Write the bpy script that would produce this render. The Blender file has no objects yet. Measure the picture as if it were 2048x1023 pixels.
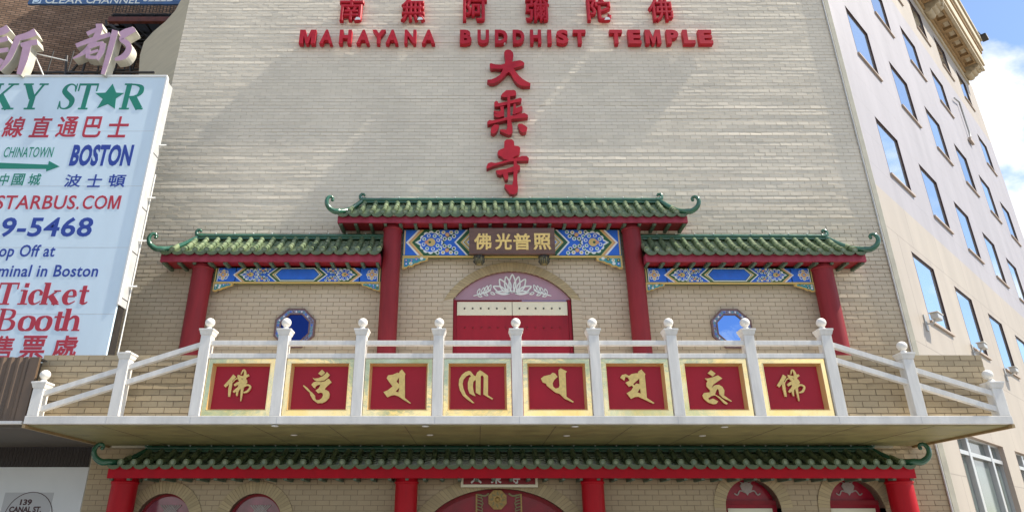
import bpy, bmesh, math, random
from mathutils import Vector, Matrix
from mathutils.geometry import tessellate_polygon
random.seed(7)
R = math.radians
scene = bpy.context.scene
COL = scene.collection

# ------------------------------------------------------------------ camera
FPX, CX, CY = 1340.0, 955.0, 511.0
PITCH = math.atan(559 / 1340.0)
CP, SP = math.cos(PITCH), math.sin(PITCH)
CAM_Z = 1.6
cam_d = bpy.data.cameras.new("camera")
cam_d.sensor_width = 36.0
cam_d.lens = FPX / 2048 * 36.0
cam_d.shift_x = (1024 - CX) / 2048
cam_d.shift_y = (CY - 511.5) / 2048
cam_d.clip_start = 0.1
cam_d.clip_end = 3000
cam = bpy.data.objects.new("camera", cam_d)
COL.objects.link(cam)
cam.location = (0, 0, CAM_Z)
cam.rotation_euler = (R(90) + PITCH, 0, 0)
scene.camera = cam

# ------------------------------------------------------------------ light
SUN_DIR = Vector((0.735, -0.058, 1.0)).normalized()     # towards the sun
sun_d = bpy.data.lights.new("sun", 'SUN')
sun_d.energy = 5.0
sun_d.angle = R(0.5)
sun_d.color = (1.0, 0.93, 0.81)
sun = bpy.data.objects.new("sun", sun_d)
COL.objects.link(sun)
sun.rotation_euler = SUN_DIR.to_track_quat('Z', 'Y').to_euler()
sun.location = (30, -10, 40)

world = bpy.data.worlds.new("World")
scene.world = world
world.use_nodes = True
wn, wl = world.node_tree.nodes, world.node_tree.links
wn.clear()
w_out = wn.new('ShaderNodeOutputWorld')
w_bg = wn.new('ShaderNodeBackground')
w_sky = wn.new('ShaderNodeTexSky')
w_sky.sky_type = 'NISHITA'
w_sky.sun_disc = False
w_sky.sun_elevation = math.asin(SUN_DIR.z)
w_sky.sun_rotation = math.atan2(SUN_DIR.x, SUN_DIR.y)
w_sky.air_density = 1.0
w_sky.dust_density = 0.6
w_sky.ozone_density = 1.0
w_tc = wn.new('ShaderNodeTexCoord')
w_map = wn.new('ShaderNodeMapping')
w_map.inputs['Scale'].default_value = (1.0, 1.0, 1.7)
w_map.inputs['Location'].default_value = (2.14985, -5.10852, 11.94544)
w_n = wn.new('ShaderNodeTexNoise')
w_n.inputs['Scale'].default_value = 4.4
w_n.inputs['Detail'].default_value = 9
w_n.inputs['Roughness'].default_value = 0.55
w_n.inputs['Distortion'].default_value = 0.25
w_r = wn.new('ShaderNodeValToRGB')
w_r.color_ramp.elements[0].position = 0.48
w_r.color_ramp.elements[1].position = 0.60
w_mix = wn.new('ShaderNodeMixRGB')
w_tint = wn.new('ShaderNodeMixRGB')
w_tint.blend_type = 'MULTIPLY'
w_tint.inputs['Fac'].default_value = 1.0
w_tint.inputs['Color2'].default_value = (0.94, 1.02, 1.10, 1)
w_n2 = wn.new('ShaderNodeTexNoise')
w_n2.inputs['Scale'].default_value = 5.0
w_n2.inputs['Detail'].default_value = 6
w_cl = wn.new('ShaderNodeValToRGB')
w_cl.color_ramp.elements[0].position = 0.3
w_cl.color_ramp.elements[0].color = (0.62, 0.64, 0.68, 1)
w_cl.color_ramp.elements[1].position = 0.62
w_cl.color_ramp.elements[1].color = (1, 1, 1, 1)
w_cs = wn.new('ShaderNodeMixRGB')
w_cs.blend_type = 'MULTIPLY'
w_cs.inputs['Fac'].default_value = 1
w_cs.inputs['Color2'].default_value = (8.4, 8.2, 8.0, 1)
wl.new(w_map.outputs['Vector'], w_n2.inputs['Vector'])
wl.new(w_n2.outputs['Fac'], w_cl.inputs['Fac'])
wl.new(w_cl.outputs['Color'], w_cs.inputs['Color1'])
wl.new(w_cs.outputs['Color'], w_mix.inputs['Color2'])
wl.new(w_tc.outputs['Generated'], w_map.inputs['Vector'])
wl.new(w_map.outputs['Vector'], w_n.inputs['Vector'])
wl.new(w_n.outputs['Fac'], w_r.inputs['Fac'])
wl.new(w_r.outputs['Color'], w_mix.inputs['Fac'])
wl.new(w_sky.outputs['Color'], w_tint.inputs['Color1'])
wl.new(w_tint.outputs['Color'], w_mix.inputs['Color1'])
wl.new(w_mix.outputs['Color'], w_bg.inputs['Color'])
w_bg.inputs['Strength'].default_value = 0.115
wl.new(w_bg.outputs['Background'], w_out.inputs['Surface'])

scene.view_settings.view_transform = 'Standard'
scene.view_settings.look = 'None'
scene.view_settings.exposure = 0.75
scene.view_settings.gamma = 1.0
scene.cycles.max_bounces = 6
scene.cycles.use_denoising = True

# ------------------------------------------------------------------ helpers
def ray(px, py):
    v, u = CY - py, px - CX
    return Vector((u, FPX * CP - v * SP, v * CP + FPX * SP))

def at(px, py, Y):
    """the point at depth Y that the photo shows at pixel (px, py)"""
    r = ray(px, py)
    return Vector((r.x / r.y * Y, Y, r.z / r.y * Y + CAM_Z))

def at_z(px, py, z):
    r = ray(px, py)
    t = (z - CAM_Z) / r.z
    return Vector((r.x * t, r.y * t, z))

def zoomed(region, w):
    k = (region[2] - region[0]) / w
    return lambda X, Y: (region[0] + X * k, region[1] + Y * k)

class MB:
    """collects faces; build() links them as one mesh object"""
    def __init__(self, M=None):
        self.v, self.f, self.m, self.s, self.mats, self.M = [], [], [], [], [], M
    def mi(self, mat):
        if mat not in self.mats:
            self.mats.append(mat)
        return self.mats.index(mat)
    def add(self, verts, faces, mat, smooth=False):
        b, i = len(self.v), self.mi(mat)
        self.v += [tuple(p) for p in verts]
        for q in faces:
            self.f.append([b + k for k in q])
            self.m.append(i)
            self.s.append(smooth)
        return self
    def box(self, x0, x1, y0, y1, z0, z1, mat, bev=0.0):
        if x0 > x1: x0, x1 = x1, x0
        if y0 > y1: y0, y1 = y1, y0
        if z0 > z1: z0, z1 = z1, z0
        if bev <= 0:
            vs = [(x, y, z) for x in (x0, x1) for y in (y0, y1) for z in (z0, z1)]
            fs = [(0, 1, 3, 2), (4, 6, 7, 5), (0, 4, 5, 1), (2, 3, 7, 6), (0, 2, 6, 4), (1, 5, 7, 3)]
            return self.add(vs, fs, mat)
        bm = bmesh.new()
        bmesh.ops.create_cube(bm, size=1)
        for v in bm.verts:
            v.co = Vector(((x0 + x1) / 2 + v.co.x * (x1 - x0), (y0 + y1) / 2 + v.co.y * (y1 - y0), (z0 + z1) / 2 + v.co.z * (z1 - z0)))
        bmesh.ops.bevel(bm, geom=bm.edges[:], offset=bev, segments=2, affect='EDGES', profile=0.6)
        self.from_bm(bm, mat)
        return self
    def from_bm(self, bm, mat, smooth=False):
        bm.verts.index_update()
        self.add([v.co[:] for v in bm.verts], [[v.index for v in f.verts] for f in bm.faces], mat, smooth)
        bm.free()
    def prism(self, pts, yf, yb, mat, holes=(), side=None):
        """2-D outline (x, z) extruded from depth yf (front) to yb; faces the street (-Y)"""
        loops = [list(pts)] + [list(h) for h in holes]
        flat = [p for l in loops for p in l]
        tri = tessellate_polygon([[Vector((p[0], p[1], 0)) for p in l] for l in loops])
        n = len(flat)
        fs = []
        for t in tri:
            a, b, c = [flat[k] for k in t]
            ar = (b[0] - a[0]) * (c[1] - a[1]) - (b[1] - a[1]) * (c[0] - a[0])
            fs.append(t if ar > 0 else (t[0], t[2], t[1]))
        self.add([(p[0], yf, p[1]) for p in flat], fs, mat)
        if yb != yf:
            vs = [(p[0], yf, p[1]) for p in flat] + [(p[0], yb, p[1]) for p in flat]
            sf, k = [], 0
            for li, l in enumerate(loops):
                ar = sum(l[i][0] * l[(i + 1) % len(l)][1] - l[(i + 1) % len(l)][0] * l[i][1] for i in range(len(l)))
                for i in range(len(l)):
                    a, b = k + i, k + (i + 1) % len(l)
                    q = (a, a + n, b + n, b)
                    if (ar > 0) != (li == 0):
                        q = q[::-1]
                    sf.append(q)
                k += len(l)
            self.add(vs, sf, side or mat)
        return self
    def tube(self, pts, rad, mat, seg=10, caps=True, smooth=True):
        pts = [Vector(p) for p in pts]
        if not hasattr(rad, '__len__'):
            rad = [rad] * len(pts)
        vs, fs = [], []
        t0 = (pts[1] - pts[0]).normalized()
        ref = Vector((0, 0, 1)) if abs(t0.z) < 0.9 else Vector((1, 0, 0))
        nrm = t0.cross(ref).normalized()
        for i, p in enumerate(pts):
            t = (pts[min(i + 1, len(pts) - 1)] - pts[max(i - 1, 0)]).normalized()
            nrm = (nrm - t * nrm.dot(t)).normalized()
            bi = t.cross(nrm)
            for k in range(seg):
                a = 2 * math.pi * k / seg
                vs.append(p + (nrm * math.cos(a) + bi * math.sin(a)) * rad[i])
        for i in range(len(pts) - 1):
            for k in range(seg):
                a, b = i * seg + k, i * seg + (k + 1) % seg
                fs.append((a, b, b + seg, a + seg))
        self.add(vs, fs, mat, smooth)
        if caps:
            n = len(pts)
            self.add(vs[:seg], [tuple(range(seg))[::-1]], mat)
            self.add(vs[-seg:], [tuple(range(seg))], mat)
        return self
    def lathe(self, prof, cx, cy, mat, seg=24, smooth=True):
        vs, fs = [], []
        for r, z in prof:
            for k in range(seg):
                a = 2 * math.pi * k / seg
                vs.append((cx + r * math.cos(a), cy + r * math.sin(a), z))
        for i in range(len(prof) - 1):
            for k in range(seg):
                a, b = i * seg + k, i * seg + (k + 1) % seg
                fs.append((a, b, b + seg, a + seg))
        self.add(vs, fs, mat, smooth)
        return self
    def sphere(self, c, r, mat, seg=20, sy=1.0, sz=1.0):
        prof = [(max(1e-4, r * math.sin(math.pi * i / 12)), -r * sz * math.cos(math.pi * i / 12)) for i in range(13)]
        vs, fs = [], []
        for q, z in prof:
            for k in range(seg):
                a = 2 * math.pi * k / seg
                vs.append((c[0] + q * math.cos(a), c[1] + q * math.sin(a) * sy, c[2] + z))
        for i in range(12):
            for k in range(seg):
                a, b = i * seg + k, i * seg + (k + 1) % seg
                fs.append((a, b, b + seg, a + seg))
        return self.add(vs, fs, mat, True)
    def brush(self, strokes, fmap, yf, yb, mat, smooth=True, step=0.0012, side=None):
        """strokes = [(points, widths)], in the units of fmap(a, b) -> (x, z)"""
        for si, (pts, ws) in enumerate(strokes):
            if not hasattr(ws, '__len__'):
                ws = [ws] * len(pts)
            P = [Vector((p[0], p[1])) for p in pts]
            if smooth and len(P) > 2:
                Q, W = [], []
                for i in range(len(P) - 1):
                    p0, p1, p2, p3 = P[max(i - 1, 0)], P[i], P[i + 1], P[min(i + 2, len(P) - 1)]
                    for k in range(4):
                        t = k / 4
                        Q.append(0.5 * ((2 * p1) + (p2 - p0) * t + (2 * p0 - 5 * p1 + 4 * p2 - p3) * t * t + (3 * p1 - p0 - 3 * p2 + p3) * t ** 3))
                        W.append(ws[i] + (ws[i + 1] - ws[i]) * t)
                Q.append(P[-1]); W.append(ws[-1])
                P, ws = Q, W
            L, Rr = [], []
            for i, p in enumerate(P):
                d = (P[min(i + 1, len(P) - 1)] - P[max(i - 1, 0)])
                if d.length < 1e-9: d = Vector((1, 0))
                d.normalize()
                nn = Vector((-d.y, d.x)) * ws[i] / 2
                L.append(p + nn); Rr.append(p - nn)
            out = L + Rr[::-1]
            pts2 = [fmap(q.x, q.y) for q in out]
            n, m = len(P), len(out)
            y = yf - si * step
            vs = [(p[0], y, p[1]) for p in pts2] + [(p[0], yb, p[1]) for p in pts2]
            ar = sum(pts2[i][0] * pts2[(i + 1) % m][1] - pts2[(i + 1) % m][0] * pts2[i][1] for i in range(m))
            ff, sf = [], []
            for i in range(n - 1):
                q = (i, i + 1, m - 2 - i, m - 1 - i)
                ff.append(q if ar > 0 else q[::-1])
            for i in range(m):
                a, b = i, (i + 1) % m
                q = (a, a + m, b + m, b)
                sf.append(q if ar > 0 else q[::-1])
            self.add(vs, ff, mat)
            if yb != y:
                self.add(vs, sf, side or mat)
        return self
    def build(self, name, parent=None, M=None):
        me = bpy.data.meshes.new(name)
        M = M or self.M
        vs = [M @ Vector(p) for p in self.v] if M else self.v
        me.from_pydata([tuple(p) for p in vs], [], self.f)
        for m in self.mats:
            me.materials.append(m)
        me.polygons.foreach_set('material_index', self.m)
        me.polygons.foreach_set('use_smooth', self.s)
        me.update()
        o = bpy.data.objects.new(name, me)
        COL.objects.link(o)
        if parent:
            o.parent = parent
            o.matrix_parent_inverse = parent_world(parent).inverted()
        return o

def parent_world(p):
    m = p.matrix_basis.copy()
    if p.parent:
        m = parent_world(p.parent) @ p.matrix_parent_inverse @ m
    return m

def tag(o, label, cat, group=None, kind=None):
    if label: o['label'] = label
    if cat: o['category'] = cat
    if group: o['group'] = group
    if kind: o['kind'] = kind
    return o

def thing(name, label, cat, loc=(0, 0, 0), group=None):
    o = bpy.data.objects.new(name, None)
    o.empty_display_size = 0.2
    o.location = loc
    COL.objects.link(o)
    return tag(o, label, cat, group)

def text_mb(body, x0, x1, z0, z1, yf, yb, mat, bold=0.0, shear=0.0, into=None, bevel=0.0, space=1.0):
    """lettering fitted to a rectangle of the wall plane"""
    c = bpy.data.curves.new('lettering', 'FONT')
    c.body = body
    c.offset = bold
    c.resolution_u = 3
    c.space_character = space
    if bevel > 0:
        c.extrude = 0.05
        c.bevel_depth = bevel
        c.bevel_resolution = 0
    o = bpy.data.objects.new('lettering', c)
    COL.objects.link(o)
    dg = bpy.context.evaluated_depsgraph_get()
    me = bpy.data.meshes.new_from_object(o.evaluated_get(dg))
    bpy.data.objects.remove(o)
    bpy.data.curves.remove(c)
    bm = bmesh.new()
    bm.from_mesh(me)
    bpy.data.meshes.remove(me)
    bmesh.ops.remove_doubles(bm, verts=bm.verts, dist=1e-5)
    if bevel > 0:
        zs = [v.co.z for v in bm.verts]
        lo_, hi_ = min(zs), max(zs)
        for v in bm.verts: v.co.z = (v.co.z - lo_) / (hi_ - lo_)
    elif yb != yf:
        geo = bmesh.ops.extrude_face_region(bm, geom=bm.faces[:])
        for v in geo['geom']:
            if isinstance(v, bmesh.types.BMVert):
                v.co.z += 1.0
    bmesh.ops.recalc_face_normals(bm, faces=bm.faces)
    xs = [v.co.x for v in bm.verts]; ys = [v.co.y for v in bm.verts]
    ax, bx, ay, by = min(xs), max(xs), min(ys), max(ys)
    for v in bm.verts:
        u = (v.co.x - ax) / (bx - ax); w = (v.co.y - ay) / (by - ay)
        x = x0 + u * (x1 - x0) + shear * w * (z1 - z0)
        z = z0 + w * (z1 - z0)
        y = (yb + (yf - yb) * v.co.z) if bevel > 0 else (yf if (yb == yf or v.co.z > 0.5) else yb)
        v.co = Vector((x, y, z))
    mb = into or MB()
    mb.from_bm(bm, mat)
    return mb

def text_px(body, xl, xr, yb_, yt, Y, depth, mat, bold=0.0, into=None, bevel=0.0, space=1.0):
    a, b, t = at(xl, yb_, Y), at(xr, yb_, Y), at(xl, yt, Y)
    return text_mb(body, a.x, b.x, a.z, t.z, Y, Y + depth, mat, bold, 0.0, into, bevel, space)

# ------------------------------------------------------------------ materials
def mat(name, col, rough=0.6, metal=0.0, var=0.0, vscale=4.0, bump=0.0, bscale=30.0, col2=None, spec=0.5, coat=0.0, island=0.0, stretch=(1, 1, 1)):
    m = bpy.data.materials.new(name)
    m.use_nodes = True
    nt = m.node_tree
    N, L = nt.nodes, nt.links
    b = N['Principled BSDF']
    b.inputs['Base Color'].default_value = (*col, 1)
    b.inputs['Roughness'].default_value = rough
    b.inputs['Metallic'].default_value = metal
    b.inputs['Specular IOR Level'].default_value = spec
    b.inputs['Coat Weight'].default_value = coat
    b.inputs['Coat Roughness'].default_value = 0.1
    tc = N.new('ShaderNodeTexCoord')
    mp = N.new('ShaderNodeMapping')
    mp.inputs['Scale'].default_value = stretch
    L.new(tc.outputs['Object'], mp.inputs['Vector'])
    cur = None
    if var > 0 or col2:
        nz = N.new('ShaderNodeTexNoise')
        nz.inputs['Scale'].default_value = vscale
        nz.inputs['Detail'].default_value = 6
        nz.inputs['Roughness'].default_value = 0.6
        L.new(mp.outputs['Vector'], nz.inputs['Vector'])
        rp = N.new('ShaderNodeValToRGB')
        rp.color_ramp.elements[0].position = 0.32
        rp.color_ramp.elements[1].position = 0.68
        c2 = col2 or tuple(min(1, c * (1 + var)) for c in col)
        c1 = col if col2 else tuple(c * (1 - var) for c in col)
        rp.color_ramp.elements[0].color = (*c1, 1)
        rp.color_ramp.elements[1].color = (*c2, 1)
        L.new(nz.outputs['Fac'], rp.inputs['Fac'])
        cur = rp.outputs['Color']
        rr = N.new('ShaderNodeMapRange')
        rr.inputs['To Min'].default_value = max(0.02, rough - 0.1)
        rr.inputs['To Max'].default_value = min(1, rough + 0.12)
        L.new(nz.outputs['Fac'], rr.inputs['Value'])
        L.new(rr.outputs['Result'], b.inputs['Roughness'])
    if island > 0:
        gi = N.new('ShaderNodeNewGeometry')
        mr = N.new('ShaderNodeMapRange')
        mr.inputs['To Min'].default_value = 1 - island
        mr.inputs['To Max'].default_value = 1 + island * 0.7
        L.new(gi.outputs['Random Per Island'], mr.inputs['Value'])
        mx = N.new('ShaderNodeMixRGB')
        mx.blend_type = 'MULTIPLY'
        mx.inputs['Fac'].default_value = 1
        if cur: L.new(cur, mx.inputs['Color1'])
        else: mx.inputs['Color1'].default_value = (*col, 1)
        L.new(mr.outputs['Result'], mx.inputs['Color2'])
        cur = mx.outputs['Color']
    if cur:
        L.new(cur, b.inputs['Base Color'])
    if bump > 0:
        nb = N.new('ShaderNodeTexNoise')
        nb.inputs['Scale'].default_value = bscale
        nb.inputs['Detail'].default_value = 4
        L.new(mp.outputs['Vector'], nb.inputs['Vector'])
        bp = N.new('ShaderNodeBump')
        bp.inputs['Strength'].default_value = bump
        bp.inputs['Distance'].default_value = 0.01
        L.new(nb.outputs['Fac'], bp.inputs['Height'])
        L.new(bp.outputs['Normal'], b.inputs['Normal'])
    return m

def brick_tex(name, c1, c2, mortar, bw, bh, ms=0.012, rough=0.85, bump=0.4, axis='XZ', vary=0.25):
    m = mat(name, c1, rough)
    N, L = m.node_tree.nodes, m.node_tree.links
    b = N['Principled BSDF']
    tc = N.new('ShaderNodeTexCoord')
    sx = N.new('ShaderNodeSeparateXYZ'); cb = N.new('ShaderNodeCombineXYZ')
    L.new(tc.outputs['Object'], sx.inputs[0])
    L.new(sx.outputs[axis[0]], cb.inputs['X']); L.new(sx.outputs[axis[1]], cb.inputs['Y'])
    bt = N.new('ShaderNodeTexBrick')
    bt.inputs['Scale'].default_value = 1.0
    bt.inputs['Brick Width'].default_value = bw
    bt.inputs['Row Height'].default_value = bh
    bt.inputs['Mortar Size'].default_value = ms
    bt.inputs['Color1'].default_value = (*c1, 1)
    bt.inputs['Color2'].default_value = (*c2, 1)
    bt.inputs['Mortar'].default_value = (*mortar, 1)
    L.new(cb.outputs[0], bt.inputs['Vector'])
    nz = N.new('ShaderNodeTexNoise'); nz.inputs['Scale'].default_value = 1.3; nz.inputs['Detail'].default_value = 7
    mp = N.new('ShaderNodeMapping'); mp.inputs['Scale'].default_value = (1, 1, 0.2 if vary < 0.2 else 1)
    L.new(tc.outputs['Object'], mp.inputs['Vector']); L.new(mp.outputs['Vector'], nz.inputs['Vector'])
    mr = N.new('ShaderNodeMapRange'); mr.inputs['From Min'].default_value = 0.3; mr.inputs['From Max'].default_value = 0.7
    mr.inputs['To Min'].default_value = 1 - vary; mr.inputs['To Max'].default_value = 1 + vary * 0.8
    L.new(nz.outputs['Fac'], mr.inputs['Value'])
    mx = N.new('ShaderNodeMixRGB'); mx.blend_type = 'MULTIPLY'; mx.inputs['Fac'].default_value = 1
    L.new(bt.outputs['Color'], mx.inputs['Color1']); L.new(mr.outputs['Result'], mx.inputs['Color2'])
    L.new(mx.outputs['Color'], b.inputs['Base Color'])
    bp = N.new('ShaderNodeBump'); bp.invert = True
    bp.inputs['Strength'].default_value = bump; bp.inputs['Distance'].default_value = 0.02
    L.new(bt.outputs['Fac'], bp.inputs['Height'])
    L.new(bp.outputs['Normal'], b.inputs['Normal'])
    return m

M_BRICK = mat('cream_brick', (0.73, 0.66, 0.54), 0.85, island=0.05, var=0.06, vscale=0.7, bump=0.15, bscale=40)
def tone_by_height(m, z0, z1, low, high):
    """the bricks are darker and warmer low down, paler higher up, with ragged edges to the change"""
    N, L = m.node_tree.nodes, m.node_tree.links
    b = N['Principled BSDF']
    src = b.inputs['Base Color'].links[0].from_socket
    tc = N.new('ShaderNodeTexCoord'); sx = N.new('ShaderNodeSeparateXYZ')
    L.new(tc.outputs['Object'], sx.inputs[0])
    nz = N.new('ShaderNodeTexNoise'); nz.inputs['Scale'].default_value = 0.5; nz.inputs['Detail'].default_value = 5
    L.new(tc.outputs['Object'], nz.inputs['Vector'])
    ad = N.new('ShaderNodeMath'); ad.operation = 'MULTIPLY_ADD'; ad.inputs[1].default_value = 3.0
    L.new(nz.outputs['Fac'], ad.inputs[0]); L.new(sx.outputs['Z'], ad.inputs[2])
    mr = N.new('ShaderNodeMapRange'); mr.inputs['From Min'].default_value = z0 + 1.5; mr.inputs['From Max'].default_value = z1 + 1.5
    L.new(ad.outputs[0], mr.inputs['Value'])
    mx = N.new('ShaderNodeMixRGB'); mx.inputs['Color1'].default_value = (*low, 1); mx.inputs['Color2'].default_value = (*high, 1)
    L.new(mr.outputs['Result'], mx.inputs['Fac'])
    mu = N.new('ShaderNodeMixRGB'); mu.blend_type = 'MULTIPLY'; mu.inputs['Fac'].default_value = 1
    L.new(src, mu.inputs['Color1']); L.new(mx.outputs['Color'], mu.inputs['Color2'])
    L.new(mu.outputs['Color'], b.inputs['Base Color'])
tone_by_height(M_BRICK, 4.5, 9.5, (0.57, 0.50, 0.385), (1.0, 1.0, 1.0))
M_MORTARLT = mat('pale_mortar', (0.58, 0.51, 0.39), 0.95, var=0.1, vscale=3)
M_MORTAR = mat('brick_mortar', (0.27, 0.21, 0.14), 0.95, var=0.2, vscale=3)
M_VOUSS = mat('arch_brick', (0.42, 0.335, 0.19), 0.85, island=0.14, bump=0.3, bscale=40)
M_CREAM = mat('cream_render', (0.52, 0.465, 0.34), 0.8, var=0.07, vscale=1.2, bump=0.25, bscale=12, stretch=(1, 1, 8))
M_TRIM = mat('stone_trim', (0.60, 0.56, 0.44), 0.7, var=0.1, vscale=3)
M_REDLOW = mat('bounce_lit_red_paint', (0.42, 0.006, 0.014), 0.45, spec=0.2, var=0.15, vscale=2.0, bump=0.06, bscale=8, stretch=(2.5, 2.5, 0.35))  # street-level columns: warm bounce light put into the red
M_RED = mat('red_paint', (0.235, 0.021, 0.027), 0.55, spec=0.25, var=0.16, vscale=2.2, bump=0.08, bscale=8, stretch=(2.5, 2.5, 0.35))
M_FASCIA = mat('fascia_red_paint', (0.37, 0.05, 0.085), 0.5, spec=0.25, var=0.22, vscale=5, bump=0.08, bscale=20, col2=(0.27, 0.028, 0.05), stretch=(1, 1, 0.35))
M_SOFFITRED = mat('dark_red_boards', (0.27, 0.012, 0.018), 0.55, var=0.15, vscale=6)
M_TILE = mat('green_glazed_tile', (0.085, 0.14, 0.075), 0.28, var=0.2, vscale=7, col2=(0.26, 0.31, 0.17), coat=0.4, bump=0.12, bscale=25)  # paler second tone stands in for sunlit highlights on the glaze
M_TILEEND = mat('tile_end_glaze', (0.07, 0.11, 0.05), 0.35, var=0.2, vscale=14, col2=(0.12, 0.15, 0.07), bump=0.1)
M_RIDGE = mat('teal_glazed_ridge', (0.02, 0.095, 0.06), 0.2, var=0.2, vscale=6, col2=(0.035, 0.14, 0.08), coat=0.5)
M_RAFTER = mat('rafter_green', (0.10, 0.15, 0.10), 0.6, var=0.2, vscale=9)
M_WHITE = mat('white_marble_paint', (0.76, 0.73, 0.675), 0.55, var=0.09, vscale=3.5, bump=0.15, bscale=14, stretch=(3, 3, 0.5))
M_SLAB = mat('slab_edge_white', (0.69, 0.665, 0.62), 0.6, var=0.16, vscale=2.5, bump=0.1, bscale=8, stretch=(1, 1, 0.3))
M_SOFFIT = mat('olive_soffit_tile', (0.26, 0.235, 0.095), 0.5, var=0.22, vscale=3, bump=0.15, bscale=6)
M_TAN = mat('tan_metal_edge', (0.36, 0.25, 0.12), 0.5, var=0.15, vscale=6)
M_PANELRED = mat('lacquer_red', (0.41, 0.010, 0.026), 0.35, spec=0.25, var=0.08, vscale=1.5)
M_GOLD = mat('gold_leaf', (0.80, 0.57, 0.19), 0.45, metal=0.2, var=0.12, vscale=20)
M_GOLDSIDE = mat('gold_edge', (0.72, 0.42, 0.22), 0.5, metal=0.2)
M_BRASS = mat('polished_brass', (0.80, 0.58, 0.22), 0.06, metal=1.0, vscale=1.6, bump=0.7, bscale=2.2, col2=(0.84, 0.71, 0.42))  # second tone mottled in to stand for varied street reflections
M_BRASSIN = mat('brass_reveal', (0.78, 0.52, 0.20), 0.25, metal=0.3, bump=0.5, bscale=7)
M_LETTER = mat('red_sign_letter', (0.46, 0.016, 0.03), 0.4, spec=0.25, var=0.1, vscale=5)
M_LETSIDE = mat('red_sign_side', (0.34, 0.010, 0.02), 0.4)
M_PEEL = mat('bare_patch', (0.7, 0.7, 0.72), 0.6)
M_BLUE = mat('beam_blue', (0.012, 0.13, 0.62), 0.5, var=0.12, vscale=5)
M_DGREEN = mat('beam_green', (0.012, 0.10, 0.04), 0.5, var=0.12, vscale=5)
M_BWHITE = mat('beam_white', (0.72, 0.76, 0.72), 0.55)
M_BYEL = mat('beam_yellow', (0.62, 0.46, 0.16), 0.55)
M_BORG = mat('beam_orange', (0.66, 0.33, 0.17), 0.55)
M_BTEAL = mat('beam_teal', (0.06, 0.30, 0.32), 0.55)
M_PLAQUE = mat('brown_plaque', (0.13, 0.065, 0.045), 0.45, var=0.25, vscale=9, stretch=(0.3, 1, 1))
M_BRONZE = mat('dark_bronze', (0.045, 0.045, 0.04), 0.4, metal=0.3, var=0.3, vscale=25, bump=0.4, bscale=40)
M_BRASSLEAF = mat('bronze_leaf', (0.20, 0.17, 0.07), 0.4, metal=0.3)
M_OLDGOLD = mat('old_gold', (0.34, 0.21, 0.06), 0.4, metal=0.3, var=0.3, vscale=25)
M_DOOR = mat('door_red', (0.29, 0.010, 0.022), 0.4, spec=0.25, var=0.15, vscale=2.2, stretch=(1.5, 1, 0.5))
M_DOORDK = mat('door_dark_red', (0.22, 0.006, 0.012), 0.4)
M_TRANSOM = mat('mauve_transom', (0.35, 0.205, 0.255), 0.22, var=0.12, vscale=1.6)
M_CREAMBAND = mat('cream_door_band', (0.74, 0.70, 0.52), 0.5)
M_DARK = mat('black_stud', (0.03, 0.025, 0.02), 0.5)
M_TEAL = mat('teal_lock', (0.02, 0.10, 0.11), 0.4)
M_OCT = mat('mosaic_blue', (0.03, 0.045, 0.20), 0.35, col2=(0.32, 0.34, 0.45), vscale=28, var=0.1)
M_OCTRIM = mat('mosaic_brown_rim', (0.15, 0.085, 0.075), 0.5, var=0.2, vscale=20)
M_GLASSDK = mat('dark_blue_glass', (0.022, 0.042, 0.17), 0.03, metal=0.9, bump=0.4, bscale=2.0)
M_GLASSSKY = mat('mirror_glass', (0.26, 0.40, 0.72), 0.02, metal=1.0, bump=0.25, bscale=1.5)
M_WINGLASS = mat('tinted_glass', (0.50, 0.57, 0.63), 0.03, metal=0.85, bump=0.12, bscale=0.9)
def pane_variation(m, lo, hi):
    N, L = m.node_tree.nodes, m.node_tree.links
    b = N['Principled BSDF']
    oi = N.new('ShaderNodeObjectInfo'); mr = N.new('ShaderNodeMapRange')
    mr.inputs['To Min'].default_value = lo; mr.inputs['To Max'].default_value = hi
    L.new(oi.outputs['Random'], mr.inputs['Value'])
    mx = N.new('ShaderNodeMixRGB'); mx.blend_type = 'MULTIPLY'; mx.inputs['Fac'].default_value = 1
    mx.inputs['Color1'].default_value = b.inputs['Base Color'].default_value
    L.new(mr.outputs['Result'], mx.inputs['Color2']); L.new(mx.outputs['Color'], b.inputs['Base Color'])
pane_variation(M_WINGLASS, 0.7, 1.25)
M_MAROONGLASS = mat('maroon_glass', (0.26, 0.008, 0.022), 0.22, var=0.25, vscale=2, spec=0.3)
M_WINMAROON = mat('pink_maroon_glass', (0.26, 0.075, 0.105), 0.1, var=0.3, vscale=3, spec=0.7)
M_SILVERORN = mat('silver_ornament', (0.33, 0.28, 0.25), 0.45, metal=0.3, var=0.2, vscale=25)
M_STONEA = brick_tex('pale_stone_panels', (0.345, 0.326, 0.345), (0.35, 0.33, 0.348), (0.285, 0.27, 0.285), 1.83, 1.0, 0.008, 0.6, 0.15, vary=0.085)
M_STONEB = brick_tex('cream_stone_panels', (0.385, 0.335, 0.28), (0.40, 0.35, 0.29), (0.28, 0.24, 0.20), 1.83, 2.75, 0.012, 0.6, 0.15, vary=0.085)
M_CORNICE = mat('carved_sandstone', (0.40, 0.27, 0.14), 0.8, var=0.2, vscale=4, bump=0.3, bscale=15)
M_CORNLT = mat('pale_sandstone', (0.52, 0.44, 0.31), 0.8, var=0.12, vscale=4, bump=0.2, bscale=15)
M_FRAMEBR = mat('brown_window_frame', (0.075, 0.04, 0.03), 0.4)
M_SILL = mat('sill_stone', (0.42, 0.34, 0.28), 0.7)
M_ALU = mat('grey_aluminium', (0.50, 0.50, 0.50), 0.35, metal=0.5)
M_SHOPGLASS = mat('shop_glass', (0.10, 0.125, 0.115), 0.06, var=0.25, vscale=1.2, spec=0.8)
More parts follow.
